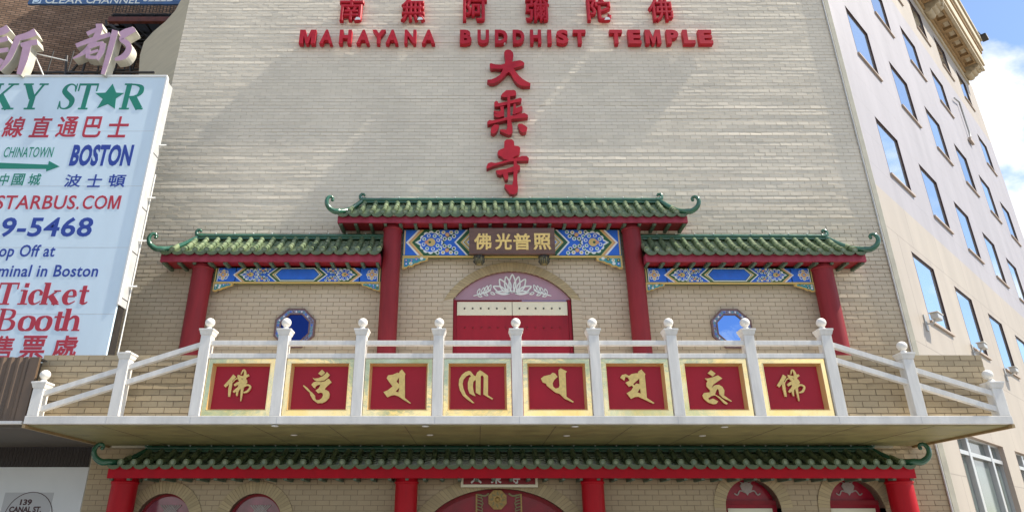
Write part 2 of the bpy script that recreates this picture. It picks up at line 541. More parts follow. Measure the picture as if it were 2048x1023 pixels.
M_BOARD = mat('sign_pale_blue', (0.65, 0.785, 0.88), 0.5, var=0.05, vscale=1.5, stretch=(1, 1, 0.3))
M_BOARDFR = mat('sign_white_edge', (0.78, 0.78, 0.75), 0.5)
M_GREY = mat('grey_sheet_metal', (0.50, 0.50, 0.49), 0.5, var=0.12, vscale=2.5)
M_SGREEN = mat('vinyl_green', (0.005, 0.22, 0.15), 0.5)
M_SRED = mat('vinyl_red', (0.46, 0.025, 0.05), 0.5)
M_SBLUE = mat('vinyl_blue', (0.015, 0.05, 0.32), 0.5)
M_PINK = mat('faded_pink_plastic', (0.50, 0.31, 0.42), 0.4, var=0.1, vscale=5)
M_PINKSIDE = mat('cream_channel_side', (0.60, 0.57, 0.48), 0.5, var=0.2, vscale=3)
M_BROWNBR = brick_tex('brown_brick', (0.22, 0.13, 0.08), (0.33, 0.21, 0.14), (0.09, 0.065, 0.05), 0.24, 0.078, 0.012, 0.9, 0.8)
M_IRON = mat('black_iron', (0.025, 0.022, 0.02), 0.5, var=0.3, vscale=9)
M_RUST = mat('rust_red_steel', (0.17, 0.05, 0.035), 0.6, var=0.3, vscale=6)
M_STRIP = mat('strip_blue', (0.05, 0.12, 0.27), 0.5, var=0.2, vscale=4)
M_CORR = mat('brown_corrugated', (0.13, 0.082, 0.05), 0.4, var=0.2, vscale=3, stretch=(2, 1, 0.3))
M_SHUT = mat('dark_shutter', (0.03, 0.022, 0.018), 0.55)
M_DKSOFFIT = mat('dark_soffit', (0.09, 0.075, 0.055), 0.6, var=0.2, vscale=2)
M_SHOPWHITE = mat('shop_white_board', (0.62, 0.63, 0.62), 0.55, var=0.05, vscale=1)
M_PAPER = mat('grey_paper', (0.44, 0.44, 0.44), 0.7)
M_INK = mat('maroon_ink', (0.055, 0.018, 0.018), 0.6)
M_CAM = mat('camera_grey', (0.45, 0.45, 0.44), 0.4)
M_LENS = mat('lens_black', (0.01, 0.01, 0.012), 0.1)
M_ASPHALT = mat('asphalt', (0.055, 0.055, 0.057), 0.9, var=0.2, vscale=2, bump=0.4, bscale=60)
M_PAVE = brick_tex('pavement_slabs', (0.34, 0.33, 0.31), (0.37, 0.36, 0.34), (0.2, 0.2, 0.19), 1.5, 1.5, 0.012, 0.9, 0.2, 'XY')
M_GROUND = mat('city_ground', (0.20, 0.18, 0.15), 0.95, var=0.15, vscale=0.05)
M_LAMPGL = mat('lamp_lens', (0.85, 0.84, 0.8), 0.3)

# ------------------------------------------------------------------ setting
WY = 14.0            # depth of the temple front
XL, XR = -7.75, 9.38  # its corners
TOPZ = 21.0
mb = MB(); mb.add([(-900, -900, -0.02), (900, -900, -0.02), (900, 900, -0.02), (-900, 900, -0.02)], [(0, 1, 2, 3)], M_GROUND)
tag(mb.build('ground'), 'grey city ground reaching to the horizon', 'ground', kind='structure')
mb = MB(); mb.box(-60, 60, 9.0, 14.4, -0.05, 0.0, M_PAVE)
tag(mb.build('pavement'), 'pale slab pavement in front of the temple', 'pavement', kind='structure')
mb = MB(); mb.box(-60, 60, -6.0, 8.8, -0.3, -0.005, M_ASPHALT)
mb.box(-60, 60, 8.8, 9.0, -0.3, 0.001, M_SLAB)
tag(mb.build('road'), 'dark asphalt street before the temple', 'road', kind='structure')

# ------------------------------------------------------------------ shapes of the openings
def arc_pts(cx, zs, hw, top, n=24):
    """segmental arch outline points from left springing to right springing"""
    sag = top - zs
    r = (hw * hw + sag * sag) / (2 * sag)
    zc = top - r
    a = math.asin(min(1, hw / r))
    if sag > r: a = math.pi - a
    return [(cx + r * math.sin(t), zc + r * math.cos(t)) for t in [(-a + 2 * a * i / n) for i in range(n + 1)]]

def ell_pts(cx, zc, a, b, n=28):
    return [(cx - a * math.cos(math.pi * i / n), zc + b * math.sin(math.pi * i / n)) for i in range(n + 1)]

def inside(poly, x, z):
    c = False
    for i in range(len(poly)):
        (x1, z1), (x2, z2) = poly[i - 1], poly[i]
        if (z1 > z) != (z2 > z) and x < (x2 - x1) * (z - z1) / (z2 - z1) + x1:
            c = not c
    return c

FLOOR = 3.42
UDX = 0.765
up_in = arc_pts(UDX, 6.41, 1.30, 7.06)                    # upper door, inner outline
up_out = arc_pts(UDX, 6.36, 1.52, 7.27)
EDX = 0.425
en_in = ell_pts(EDX, 1.46, 1.55, 1.0)
en_out = ell_pts(EDX, 1.46, 1.80, 1.24)
def moon(cx, zc, r, n=28): return [(cx - r * math.cos(math.pi * i / n), zc + r * math.sin(math.pi * i / n)) for i in range(n + 1)]
LWIN = [(-6.13, 1.83), (-4.35, 1.83)]
RDOOR = [(5.40, 2.1), (7.44, 2.1)]

def down(pts, z):
    return [(pts[0][0], z)] + list(pts) + [(pts[-1][0], z)]

holes_wall = [down(up_in, FLOOR), down(en_in, 0.02)] + [down(moon(c, z, 0.54), 0.9) for c, z in LWIN] + [down(moon(c, z, 0.54), 0.02) for c, z in RDOOR]
covers = [down(arc_pts(UDX, 6.38, 1.44, 7.16), FLOOR), down(ell_pts(EDX, 1.46, 1.68, 1.12), 0)] + \
         [down(moon(c, z, 0.66), 0.85) for c, z in LWIN] + [down(moon(c, z, 0.66), 0) for c, z in RDOOR]

BW, BH = 0.27, 0.0975
def bricks(mb, x0, x1, z0, z1, yf, rnd, skip=None, gap=0.010, tilt=0.0016, depth=0.012, rough=1.0):
    """courses of single bricks, each a little out of line with its neighbours"""
    rows = int(round((z1 - z0) / BH))
    ph = (z1 - z0) / rows
    for j in range(rows):
        za, zb = z0 + j * ph + gap / 2, z0 + (j + 1) * ph - gap / 2
        x = x0 - (BW / 2 if j % 2 else 0) - rnd.random() * 0.012
        p_, t_ = 0.0, 0.0
        while x < x1:
            a, b = max(x, x0), min(x + BW - gap, x1)
            x += BW
            p_ = 0.9 * p_ + rnd.gauss(0, 0.0007) * rough
            t_ = 0.85 * t_ + rnd.gauss(0, tilt * 0.55) * rough
            if b - a < 0.03: continue
            if skip and skip((a + b) / 2, (za + zb) / 2): continue
            p = yf + p_
            t, u = t_, rnd.gauss(0, tilt * 0.6)
            ys = [p + t - u, p + t + u, p - t + u, p - t - u]
            fr = [(a, ys[0], za), (b, ys[1], za), (b, ys[2], zb), (a, ys[3], zb)]
            bk = [(q[0], yf + depth, q[2]) for q in fr]
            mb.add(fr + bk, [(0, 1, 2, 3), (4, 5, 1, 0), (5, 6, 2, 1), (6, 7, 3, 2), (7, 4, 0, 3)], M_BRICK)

# ------------------------------------------------------------------ temple building
temple = thing('temple_building', 'tall windowless cream brick temple front with red double doors and octagonal windows', 'temple', (UDX, WY, 0))
rnd = random.Random(3)
mb = MB()
def skip(x, z): return any(inside(c, x, z) for c in covers)
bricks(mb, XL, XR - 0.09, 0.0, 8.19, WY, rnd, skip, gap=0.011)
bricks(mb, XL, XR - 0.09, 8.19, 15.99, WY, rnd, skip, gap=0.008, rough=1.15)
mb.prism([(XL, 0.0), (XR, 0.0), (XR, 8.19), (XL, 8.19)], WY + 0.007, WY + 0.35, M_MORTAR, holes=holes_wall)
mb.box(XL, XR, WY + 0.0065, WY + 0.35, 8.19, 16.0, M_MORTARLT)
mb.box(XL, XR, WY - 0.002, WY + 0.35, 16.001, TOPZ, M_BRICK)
mb.box(XL, 1.0, WY + 0.36, WY + 14, 0.0, 25.2, M_CREAM)  # unseen temple body, height raised to cast shade on the brown building
mb.build('facade_wall', temple)
# narrow stone edge at the right-hand corner
mb = MB(); mb.box(XR - 0.085, XR + 0.03, WY - 0.03, WY + 0.1, 0, TOPZ, M_TRIM, 0.006)
mb.tube([(XR - 0.12, WY - 0.03, 0), (XR - 0.12, WY - 0.03, TOPZ)], 0.018, M_GREY, 8)
mb.build('corner_trim', temple)
# angled return at the left-hand corner, with a swept edge
A, B = Vector((XL, WY)), Vector((-9.9, 15.7))
def on_return(px, py):
    r = ray(px, py); d = B - A
    # intersect the view ray with the vertical plane through A and B
    den = r.x * d.y - r.y * d.x
    t = (A.x * d.y - A.y * d.x) / den
    return Vector((r.x * t, r.y * t, r.z * t + CAM_Z))
edge_px = [(366, -40), (362, 0), (350, 22), (330, 44), (306, 64), (288, 84), (280, 110), (277, 152), (262, 210)]
front = [on_return(*p) for p in edge_px]
mb = MB()
inner = [Vector((XL, WY, p.z)) for p in front]
nrm = Vector((-(B - A).y, (B - A).x, 0)).normalized() * 0.15
if nrm.y < 0: nrm = -nrm
n = len(front)
vs = front + inner + [p + nrm for p in front]
fs = [(i, i + n, i + n + 1, i + 1) for i in range(n - 1)] + [(i, i + 1, i + 1 + 2 * n, i + 2 * n) for i in range(n - 1)]
mb.add(vs, fs, M_CREAM)
lo = front[-1]
mb.add([(XL, WY, 0), (XL, WY, lo.z), lo, (lo.x, lo.y, 0)], [(0, 1, 2, 3)], M_CREAM)
mb.build('corner_return_wall', temple)

def voussoirs(mb, inn, out, yf, yb, bw=0.075, jamb=None, gap=0.008):
    # resample both outlines by arc length
    def samp(pts, k):
        L = [0]
        for i in range(1, len(pts)):
            L.append(L[-1] + math.dist(pts[i], pts[i - 1]))
        res = []
        for q in range(k + 1):
            s = L[-1] * q / k
            for i in range(1, len(pts)):
                if s <= L[i] + 1e-9:
                    t = (s - L[i - 1]) / (L[i] - L[i - 1])
                    res.append((pts[i - 1][0] + (pts[i][0] - pts[i - 1][0]) * t, pts[i - 1][1] + (pts[i][1] - pts[i - 1][1]) * t))
                    break
        return res
    per = sum(math.dist(out[i], out[i - 1]) for i in range(1, len(out)))
    k = max(6, int(per / bw))
    a, b = samp(inn, k), samp(out, k)
    for i in range(k):
        g = gap / bw / 2
        def lp(p, q, t): return (p[0] + (q[0] - p[0]) * t, p[1] + (q[1] - p[1]) * t)
        q4 = [lp(a[i], a[i + 1], g), lp(a[i], a[i + 1], 1 - g), lp(b[i], b[i + 1], 1 - g), lp(b[i], b[i + 1], g)]
        mb.prism(q4[::-1], yf - random.random() * 0.002, yb, M_VOUSS)
    mb.prism(list(inn) + list(out)[::-1], yf + 0.006, yb, M_MORTAR)
    if jamb is not None:
        zb, = jamb
        for (x0, x1, zt) in ((out[0][0], inn[0][0], inn[0][1]), (inn[-1][0], out[-1][0], inn[-1][1])):
            z = zb
            while z < zt - 0.02:
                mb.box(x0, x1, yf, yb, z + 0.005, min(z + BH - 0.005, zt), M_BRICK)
                z += BH
            mb.box(x0, x1, yf + 0.006, yb, zb, zt, M_MORTAR)

def reveal(mb, outline, y0, y1, m):
    k = len(outline)
    vs = [(p[0], y0, p[1]) for p in outline] + [(p[0], y1, p[1]) for p in outline]
    mb.add(vs, [(i, i + 1, i + 1 + k, i + k) for i in range(k - 1)], m)

RIN = WY + 0.34
# upper doorway
mb = MB(); voussoirs(mb, up_in, up_out, WY - 0.016, WY + 0.02, 0.078, (FLOOR,)); mb.build('door_arch', temple)
frm = MB(); reveal(frm, down(up_in, FLOOR), WY - 0.01, RIN, M_DOORDK)
DY = WY + 0.10
frm.box(UDX - 1.30, UDX - 1.235, DY - 0.03, RIN, FLOOR, 6.43, M_DOOR)
frm.box(UDX + 1.235, UDX + 1.30, DY - 0.03, RIN, FLOOR, 6.43, M_DOOR)
door_frame = frm.build('upper_door', temple)
mb = MB()
mb.box(UDX - 1.233, UDX - 0.004, DY, DY + 0.06, FLOOR, 6.40, M_DOOR, 0.004)
mb.box(UDX + 0.004, UDX + 1.233, DY, DY + 0.06, FLOOR, 6.40, M_DOOR, 0.004)
for sx in (-1, 1):
    for row in range(7):
        for k in range(6):
            mb.sphere((UDX + sx * (0.14 + k * 0.18), DY - 0.002, 5.78 - row * 0.33), 0.022, M_DOORDK, 8)
mb.build('door_leaf', door_frame)
mb = MB()
for s in (-1, 1):
    a, b = sorted((UDX + s * 0.006, UDX + s * 1.215))
    mb.box(a, b, DY - 0.02, DY - 0.003, 6.06, 6.37, M_CREAMBAND, 0.003)
    for k in range(6):
        mb.sphere((UDX + s * (0.16 + k * 0.178), DY - 0.022, 6.215), 0.021, M_DARK, 8)
mb.build('cream_band', door_frame)
mb = MB()
mb.box(UDX - 0.2, UDX - 0.03, DY - 0.05, DY - 0.001, 3.60, 3.85, M_TEAL, 0.01)
mb.box(UDX + 0.03, UDX + 0.22, DY - 0.05, DY - 0.001, 3.62, 3.80, M_TEAL, 0.01)
mb.build('lock_box', door_frame)
TY = WY + 0.06
mb = MB(); mb.prism([(p[0], p[1]) for p in up_in][::-1], TY, TY + 0.05, M_TRANSOM)
tr = mb.build('transom', temple)
# lotus emblem
Z8 = zoomed((740, 370, 1300, 720), 1637)
def z8(X, Y):
    p = at(*Z8(X, Y), TY); return (p.x, p.z)
def petal(tip, base, w):
    tx, ty = tip; bx, by = base
    dx, dy = tx - bx, ty - by
    l = math.hypot(dx, dy); nx, ny = -dy / l, dx / l
    c = []
    for t in (0, .25, .5, .75, 1):
        c.append((bx + dx * t + nx * w * math.sin(math.pi * t ** 0.9), by + dy * t + ny * w * math.sin(math.pi * t ** 0.9)))
    d = []
    for t in (1, .75, .5, .25, 0):
        d.append((bx + dx * t - nx * w * math.sin(math.pi * t ** 0.9), by + dy * t - ny * w * math.sin(math.pi * t ** 0.9)))
    return c + d[1:]
st = []
for tip, base, w in [((832, 522), (832, 628), 20), ((795, 535), (815, 628), 18), ((869, 535), (849, 628), 18), ((758, 550), (805, 628), 20), ((908, 550), (859, 628), 20),
                     ((722, 592), (800, 630), 18), ((942, 592), (864, 630), 18), ((735, 625), (815, 632), 9), ((929, 625), (849, 632), 9)]:
    st.append((petal(tip, base, w), 8))
for sgn in (-1, 1):
    f = lambda x, y: (832 + sgn * x, y)
    st.append(([f(125, 612), f(150, 625), f(175, 632), f(200, 640), f(228, 647)], [8, 9, 8, 7, 4]))
    for x, y in ((120, 595), (140, 600), (160, 610), (185, 618)):
        st.append((petal(f(x + 5, y - 12), f(x + 18, y + 20), 7), 5))
    for x, y in ((110, 632), (150, 638), (185, 645)):
        st.append((petal(f(x - 8, y + 6), f(x + 18, y - 4), 6), 5))
mb = MB(); mb.brush(st, z8, TY - 0.006, TY + 0.002, M_BWHITE, step=0.0004)
mb.build('lotus_emblem', tr)

# octagonal windows
def octagon(cx, cz, r, n=8):
    return [(cx + r * math.cos(math.pi / 8 + i * math.pi / 4), cz + r * math.sin(math.pi / 8 + i * math.pi / 4)) for i in range(n)]
for (cx, cy_, glass) in ((590, 656, M_GLASSDK), (1463, 657, M_GLASSSKY)):
    p = at(cx, cy_, WY)
    mb = MB()
    mb.prism(octagon(p.x, p.z, 0.475), WY - 0.045, WY, M_OCTRIM, holes=[octagon(p.x, p.z, 0.435)])
    mb.prism(octagon(p.x, p.z, 0.435), WY - 0.035, WY, M_OCT, holes=[octagon(p.x, p.z, 0.355)])
    mb.prism(octagon(p.x, p.z, 0.355), WY - 0.045, WY, M_OCTRIM, holes=[octagon(p.x, p.z, 0.325)])
    rr = random.Random(5)
    for k in range(8):
        a0, a1 = math.pi / 8 + k * math.pi / 4, math.pi / 8 + (k + 1) * math.pi / 4
        for q in range(5):
            t = (q + 0.5) / 5
            x = p.x + 0.395 * ((1 - t) * math.cos(a0) + t * math.cos(a1)); z = p.z + 0.395 * ((1 - t) * math.sin(a0) + t * math.sin(a1))
            m = rr.choice([M_BWHITE, M_BTEAL, M_OCTRIM, M_BLUE])
            mb.prism([(x - .02, z), (x, z - .025), (x + .02, z), (x, z + .025)], WY - 0.038, WY - 0.03, m)
    w = mb.build('octagonal_window', temple)
    w['label'] = 'octagonal window with dark blue glass' if glass is M_GLASSDK else 'octagonal window mirroring blue sky'
    mb = MB(); mb.prism(octagon(p.x, p.z, 0.325), WY - 0.02, WY - 0.018, glass)
    mb.build('pane', w)

# ground floor: two arched windows, the entrance, two arched doors
def knot(cx, cz, s):
    L = []
    for i in range(-2, 3):
        L.append(([(cx + i * s - 2 * s, cz - 2 * s + abs(i) * 0), (cx + i * s + 2 * s, cz + 2 * s)], s * 0.45))
        L.append(([(cx + i * s - 2 * s, cz + 2 * s), (cx + i * s + 2 * s, cz - 2 * s)], s * 0.45))
    return L
for i, (c, z) in enumerate(LWIN):
    mb = MB(); voussoirs(mb, moon(c, z, 0.54), moon(c, z, 0.77), WY - 0.016, WY + 0.02, 0.072); mb.build('window_arch', temple)
    o = down(moon(c, z, 0.54), 0.9)
    mb = MB(); reveal(mb, o, WY - 0.01, RIN, M_RED)
    mb.prism(o[::-1], WY + 0.16, WY + 0.2, M_RED, holes=[down(moon(c, z, 0.49), 0.95)])
    w = mb.build('arched_window', temple)
    mb = MB(); mb.prism(down(moon(c, z, 0.49), 0.95)[::-1], WY + 0.19, WY + 0.192, M_WINMAROON); mb.build('pane', w)
    mb = MB(); mb.brush(knot(c + 0.05, z + 0.23, 0.05), lambda a, b: (a, b), WY + 0.175, WY + 0.18, M_SILVERORN, smooth=False, step=0.001); mb.build('knot_ornament', w)
mb = MB(); voussoirs(mb, en_in, en_out, WY - 0.016, WY + 0.02, 0.082, (0.0,)); mb.build('entrance_arch', temple)
o = down(en_in, 0.02)
mb = MB(); reveal(mb, o, WY - 0.01, RIN, M_RED)
mb.prism(o[::-1], WY + 0.2, WY + 0.25, M_RED, holes=[down(ell_pts(EDX, 1.46, 1.47, 0.93), 0.1)])
mb.box(EDX - 0.46, EDX - 0.43, WY + 0.185, WY + 0.199, 0.1, 2.37, M_OLDGOLD)
mb.box(EDX + 0.43, EDX + 0.46, WY + 0.185, WY + 0.199, 0.1, 2.37, M_OLDGOLD)
ent = mb.build('entrance_door', temple)
mb = MB(); mb.prism(down(ell_pts(EDX, 1.46, 1.47, 0.93), 0.1)[::-1], WY + 0.23, WY + 0.232, M_MAROONGLASS); mb.build('pane', ent)
c = at(995, 998, WY + 0.15)
mb = MB()
def flower(cx, cz, r1, r2, n, ph=0):
    return [(cx + (r1 if i % 2 else r2) * math.cos(ph + math.pi * i / n), cz + (r1 if i % 2 else r2) * math.sin(ph + math.pi * i / n)) for i in range(2 * n)]
mb.prism(flower(c.x, c.z, 0.195, 0.18, 8), WY + 0.15, WY + 0.18, M_OLDGOLD)
mb.prism(flower(c.x, c.z, 0.09, 0.165, 8), WY + 0.135, WY + 0.15, M_BRASSLEAF)
mb.prism(flower(c.x, c.z, 0.075, 0.115, 8, 0.2), WY + 0.125, WY + 0.135, M_OLDGOLD)
mb.sphere((c.x, WY + 0.13, c.z), 0.055, M_OLDGOLD, 14, sy=0.5)
mb.build('gold_medallion', ent)
for s in (-1, 1):
    st = []
    for k in range(7):
        z = 2.32 - k * 0.06
        st.append(([(EDX + s * 0.43, z), (EDX + s * (0.36 - 0.02 * (k % 3)), z - 0.02), (EDX + s * 0.33, z + 0.02), (EDX + s * 0.37, z + 0.04)], 0.016))
    st.append(([(EDX + s * 0.43, 2.36), (EDX + s * 0.28, 2.33), (EDX + s * 0.2, 2.38)], 0.03))
    mb = MB(); mb.brush(st, lambda a, b: (a, b), WY + 0.19, WY + 0.2, M_BRASSLEAF); mb.build('gilded_scroll', ent)
for i, (c, z) in enumerate(RDOOR):
    mb = MB(); voussoirs(mb, moon(c, z, 0.54), moon(c, z, 0.77), WY - 0.016, WY + 0.02, 0.08, (0.0,)); mb.build('door_arch', temple)
    o = down(moon(c, z, 0.54), 0.02)
    mb = MB(); reveal(mb, o, WY - 0.01, RIN, M_RED)
    mb.box(c - 0.54, c + 0.54, WY + 0.17, RIN, z + 0.07, z + 0.15, M_RED)
    mb.box(c - 0.54, c + 0.54, WY + 0.2, RIN, 0.02, z + 0.07, M_DOOR)
    d = mb.build('arched_door', temple)
    mb = MB(); mb.prism([(c - 0.52, z + 0.15)] + moon(c, z + 0.02, 0.52)[2:-2] + [(c + 0.52, z + 0.15)], WY + 0.22, WY + 0.23, M_MAROONGLASS); mb.build('transom_pane', d)
    mb = MB(); mb.box(c - 0.44, c + 0.44, WY + 0.175, WY + 0.199, z - 0.28, z + 0.0, M_CREAMBAND, 0.004)
    for k in range(5): mb.sphere((c - 0.34 + k * 0.17, WY + 0.17, z - 0.14), 0.022, M_DARK, 8)
    mb.build('cream_band', d)
    mb = MB()
    mb.prism([(c - .12, z + .50), (c - .09, z + .47), (c - .13, z + .42), (c - .09, z + .33), (c - .03, z + .28), (c, z + .24), (c + .03, z + .28), (c + .09, z + .33), (c + .13, z + .42), (c + .09, z + .47), (c + .12, z + .50), (c + .05, z + .48), (c, z + .51), (c - .05, z + .48)], WY + 0.2, WY + 0.21, M_SILVERORN)
    mb.brush([([(c - .05, z + .3), (c - .14, z + .33), (c - .2, z + .25), (c - .26, z + .28)], .022), ([(c + .05, z + .3), (c + .14, z + .33), (c + .2, z + .25), (c + .26, z + .28)], .022)], lambda a, b: (a, b), WY + .2, WY + .21, M_SILVERORN)
    mb.build('silver_ornament', d)

# ------------------------------------------------------------------ tiled canopies
M_FASCIALOW = mat('street_fascia_red', (0.44, 0.004, 0.016), 0.5, spec=0.2, var=0.12, vscale=4, bump=0.08, bscale=20)  # lower fascia red, with warm bounce light mixed into the colour
def canopy(label, xl, xr, ye, zr, zt, zb, hl, hr, hip, curl=0.86, rafters=True, pitch=0.25, yw=WY - 0.03):
    """hl / hr: whether the left / right end has a hip with an upswept tip"""
    xc = (xl + xr) / 2
    t = thing('tiled_canopy', label, 'canopy', (xc, yw, zb))
    rl, rrr = (xl + hip if hl else xl), (xr - hip if hr else xr)   # ridge ends
    y0, z0 = ye - 0.07, zt + 0.03           # eave line of the tiles
    y1, z1 = yw - 0.02, zr - 0.075
    def surf(u):                            # slope profile, slightly hollow
        return y0 + (y1 - y0) * u, z0 + (z1 - z0) * u - 0.05 * math.sin(math.pi * u)
    n = max(4, int(round((xr - xl) / pitch)))
    p = (xr - xl) / n
    mb = MB()
    def umax(x):
        u = 1.0
        if hl and x < rl: u = min(u, (x - xl) / hip)
        if hr and x > rrr: u = min(u, (xr - x) / hip)
        return max(u, 0.0)
    rr = random.Random(int(abs(xl * 100)))
    r0 = p * 0.235
    slope_len = math.hypot(y1 - y0, z1 - z0)
    for i in range(n + 1):
        x = xl + i * p
        x = min(max(x, xl + 0.03), xr - 0.03)
        um = umax(x)
        if um < 0.12: continue
        k = max(1, int(round(um * slope_len / 0.16)))
        for j in range(k):
            ua, ub = um * j / k, um * (j + 1) / k + 0.01
            ya, za = surf(ua); yb_, zb_ = surf(min(ub, 1))
            jx = rr.gauss(0, 0.003)
            mb.tube([(x + jx, ya, za + r0 * .7), (x + jx, yb_, zb_ + r0 * .7)], [r0 * 1.05, r0 * 0.9], M_TILE, 12, caps=(j == 0))
        ya, za = surf(0)
    for i in range(n):
        xa, xb = xl + i * p, xl + (i + 1) * p
        um = umax((xa + xb) / 2)
        if um < 0.05: continue
        k = max(2, int(round(um * slope_len / 0.075)))
        segs = 6
        for j in range(k):
            ua, ub = um * j / k, um * (j + 1) / k
            ya, za = surf(ua); yb_, zb_ = surf(ub)
            vs, fs = [], []
            for (yy, zz) in ((ya, za + 0.016), (yb_, zb_ + 0.0), (ya, za - 0.002)):
                for s in range(segs + 1):
                    a = s / segs
                    dip = -0.035 * math.sin(math.pi * a)
                    vs.append((xa + (xb - xa) * a, yy, zz + dip))
            w = segs + 1
            for s in range(segs):
                fs.append((s, s + 1, s + 1 + w, s + w))
                fs.append((s + 2 * w, s + 1 + 2 * w, s + 1, s))
            mb.add(vs, fs, M_TILE, False)
    # side slopes at the hips
    for flag, xa, xb in ((hl, xl, rl), (hr, xr, rrr)):
        if flag:
            mb.add([(xa, y0, z0), (xa, y1, z0), (xb, y1, z1)], [(0, 1, 2)], M_TILE)
    mb.build('roof_tiles', t)
    # eave discs and drip tiles
    mb = MB()
    for i in range(n + 1):
        x = min(max(xl + i * p, xl + 0.03), xr - 0.03)
        if umax(x) < 0.12: continue
        ya, za = surf(0)
        c = [(x + r0 * 1.08 * math.cos(a * math.pi / 8), za + r0 * .7 + r0 * 1.08 * math.sin(a * math.pi / 8)) for a in range(16)]
        mb.prism(c, ya - 0.012, ya + 0.01, M_TILEEND)
        c2 = [(x + r0 * .6 * math.cos(a * math.pi / 8), za + r0 * .7 + r0 * .6 * math.sin(a * math.pi / 8)) for a in range(16)]
        mb.prism(c2, ya - 0.018, ya - 0.01, M_TILE)
    for i in range(n):
        xa, xb = xl + i * p, xl + (i + 1) * p
        xm = (xa + xb) / 2
        ya, za = surf(0)
        pts = [(xa + 0.01, za - 0.004), (xb - 0.01, za - 0.004)]
        low = [(xm + p * 0.48 * math.cos(a * math.pi / 8), za - 0.008 - 0.078 * math.sin(a * math.pi / 8)) for a in range(0, 9)]
        top = [(xm - p * 0.48 * math.cos(a * math.pi / 8), za + 0.022 - 0.035 * math.sin(a * math.pi / 8)) for a in range(0, 9)]
        mb.prism(top[::1] + low[::1], ya - 0.006, ya + 0.012, M_TILEEND)
    mb.build('eave_tile_ends', t)
    # ridge
    mb = MB()
    mb.box(rl, rrr, yw - 0.10, yw - 0.003, zr - 0.10, zr - 0.03, M_RIDGE, 0.01)
    k = max(2, int((rrr - rl) / 0.42))
    for j in range(k):
        a, b = rl + (rrr - rl) * j / k, rl + (rrr - rl) * (j + 1) / k
        mb.tube([(a, yw - 0.075, zr - 0.02), (b + 0.01, yw - 0.075, zr - 0.02)], [0.052, 0.047], M_RIDGE, 12)
    for j in range(k + 1):
        mb.sphere((rl + (rrr - rl) * j / k, yw - 0.11, zr + 0.028), 0.016, M_BWHITE, 8)
    rg = mb.build('ridge', t)
    for flag, xa, s in ((hl, rl, -1), (hr, rrr, 1)):
        if not flag: continue
        mb = MB()
        q = [(0.12, -0.02), (0.02, -0.02), (-0.03, 0.03), (-0.045, 0.10), (-0.01, 0.155), (0.05, 0.15), (0.07, 0.115), (0.045, 0.095)]
        mb.tube([(xa - s * a * curl, yw - 0.075, zr + b * curl) for a, b in q], [0.06, 0.055, 0.05, 0.042, 0.036, 0.032, 0.028, 0.02], M_RIDGE, 12)
        mb.build('ridge_curl', rg)
    for flag, xa, xe, s in ((hl, rl, xl, -1), (hr, rrr, xr, 1)):
        if not flag: continue
        path, rad = [], []
        for j in range(9):
            u = j / 8
            x = xa + (xe - xa) * u; y = (yw - 0.08) + (y0 - yw + 0.08) * u
            z = (zr - 0.06) + (z0 + 0.05 - zr + 0.06) * u - 0.10 * math.sin(math.pi * u) * (0.6 + 0.4 * u)
            path.append((x, y, z)); rad.append(0.05 + 0.015 * u)
        ux, uy = s * 0.80, -0.45
        zc = path[-1][2]
        for a, b, r in [(0.10, -0.015, .062), (0.20, 0.02, .058), (0.29, 0.09, .052), (0.335, 0.19, .046), (0.325, 0.29, .042), (0.27, 0.36, .038), (0.20, 0.365, .035), (0.16, 0.32, .032), (0.175, 0.285, .026)]:
            path.append((xe + ux * a * curl, y0 + uy * a * curl, zc + b * curl)); rad.append(r)
        # smooth the path
        P = [Vector(q) for q in path]; Q, W = [], []
        for i in range(len(P) - 1):
            p0, p1, p2, p3 = P[max(i - 1, 0)], P[i], P[i + 1], P[min(i + 2, len(P) - 1)]
            for kk in range(3):
                v = kk / 3
                Q.append(0.5 * ((2 * p1) + (p2 - p0) * v + (2 * p0 - 5 * p1 + 4 * p2 - p3) * v * v + (3 * p1 - p0 - 3 * p2 + p3) * v ** 3))
                W.append(rad[i] + (rad[i + 1] - rad[i]) * v)
        Q.append(P[-1]); W.append(rad[-1])
        mb = MB(); mb.tube(Q, W, M_RIDGE, 14)
        mb.sphere(P[-1], 0.036, M_RIDGE, 12)
        mb.build('hip_ridge', t)
    # fascia and boards
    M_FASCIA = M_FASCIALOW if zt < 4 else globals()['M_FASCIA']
    mb = MB()
    mb.box(xl, xr, ye, ye + 0.045, zb, zt, M_FASCIA, 0.004)
    mb.box(xl, xl + 0.045, ye + 0.046, yw - 0.001, zb, zt, M_FASCIA, 0.003)
    mb.box(xr - 0.045, xr, ye + 0.046, yw - 0.001, zb, zt, M_FASCIA, 0.003)
    mb.build('fascia', t)
    mb = MB(); mb.box(xl + 0.046, xr - 0.046, ye + 0.046, yw, zb + 0.035, zb + 0.06, M_SOFFITRED)
    mb.build('soffit_boards', t)
    if rafters:
        k = max(2, int(round((xr - xl) / 0.335)))
        for j in range(k + 1):
            x = xl + 0.06 + (xr - xl - 0.12) * j / k
            mb = MB(); mb.box(x - 0.032, x + 0.032, ye + 0.05, yw, zb - 0.035, zb + 0.034, M_RAFTER, 0.004)
            mb.build('rafter', t)
    return t

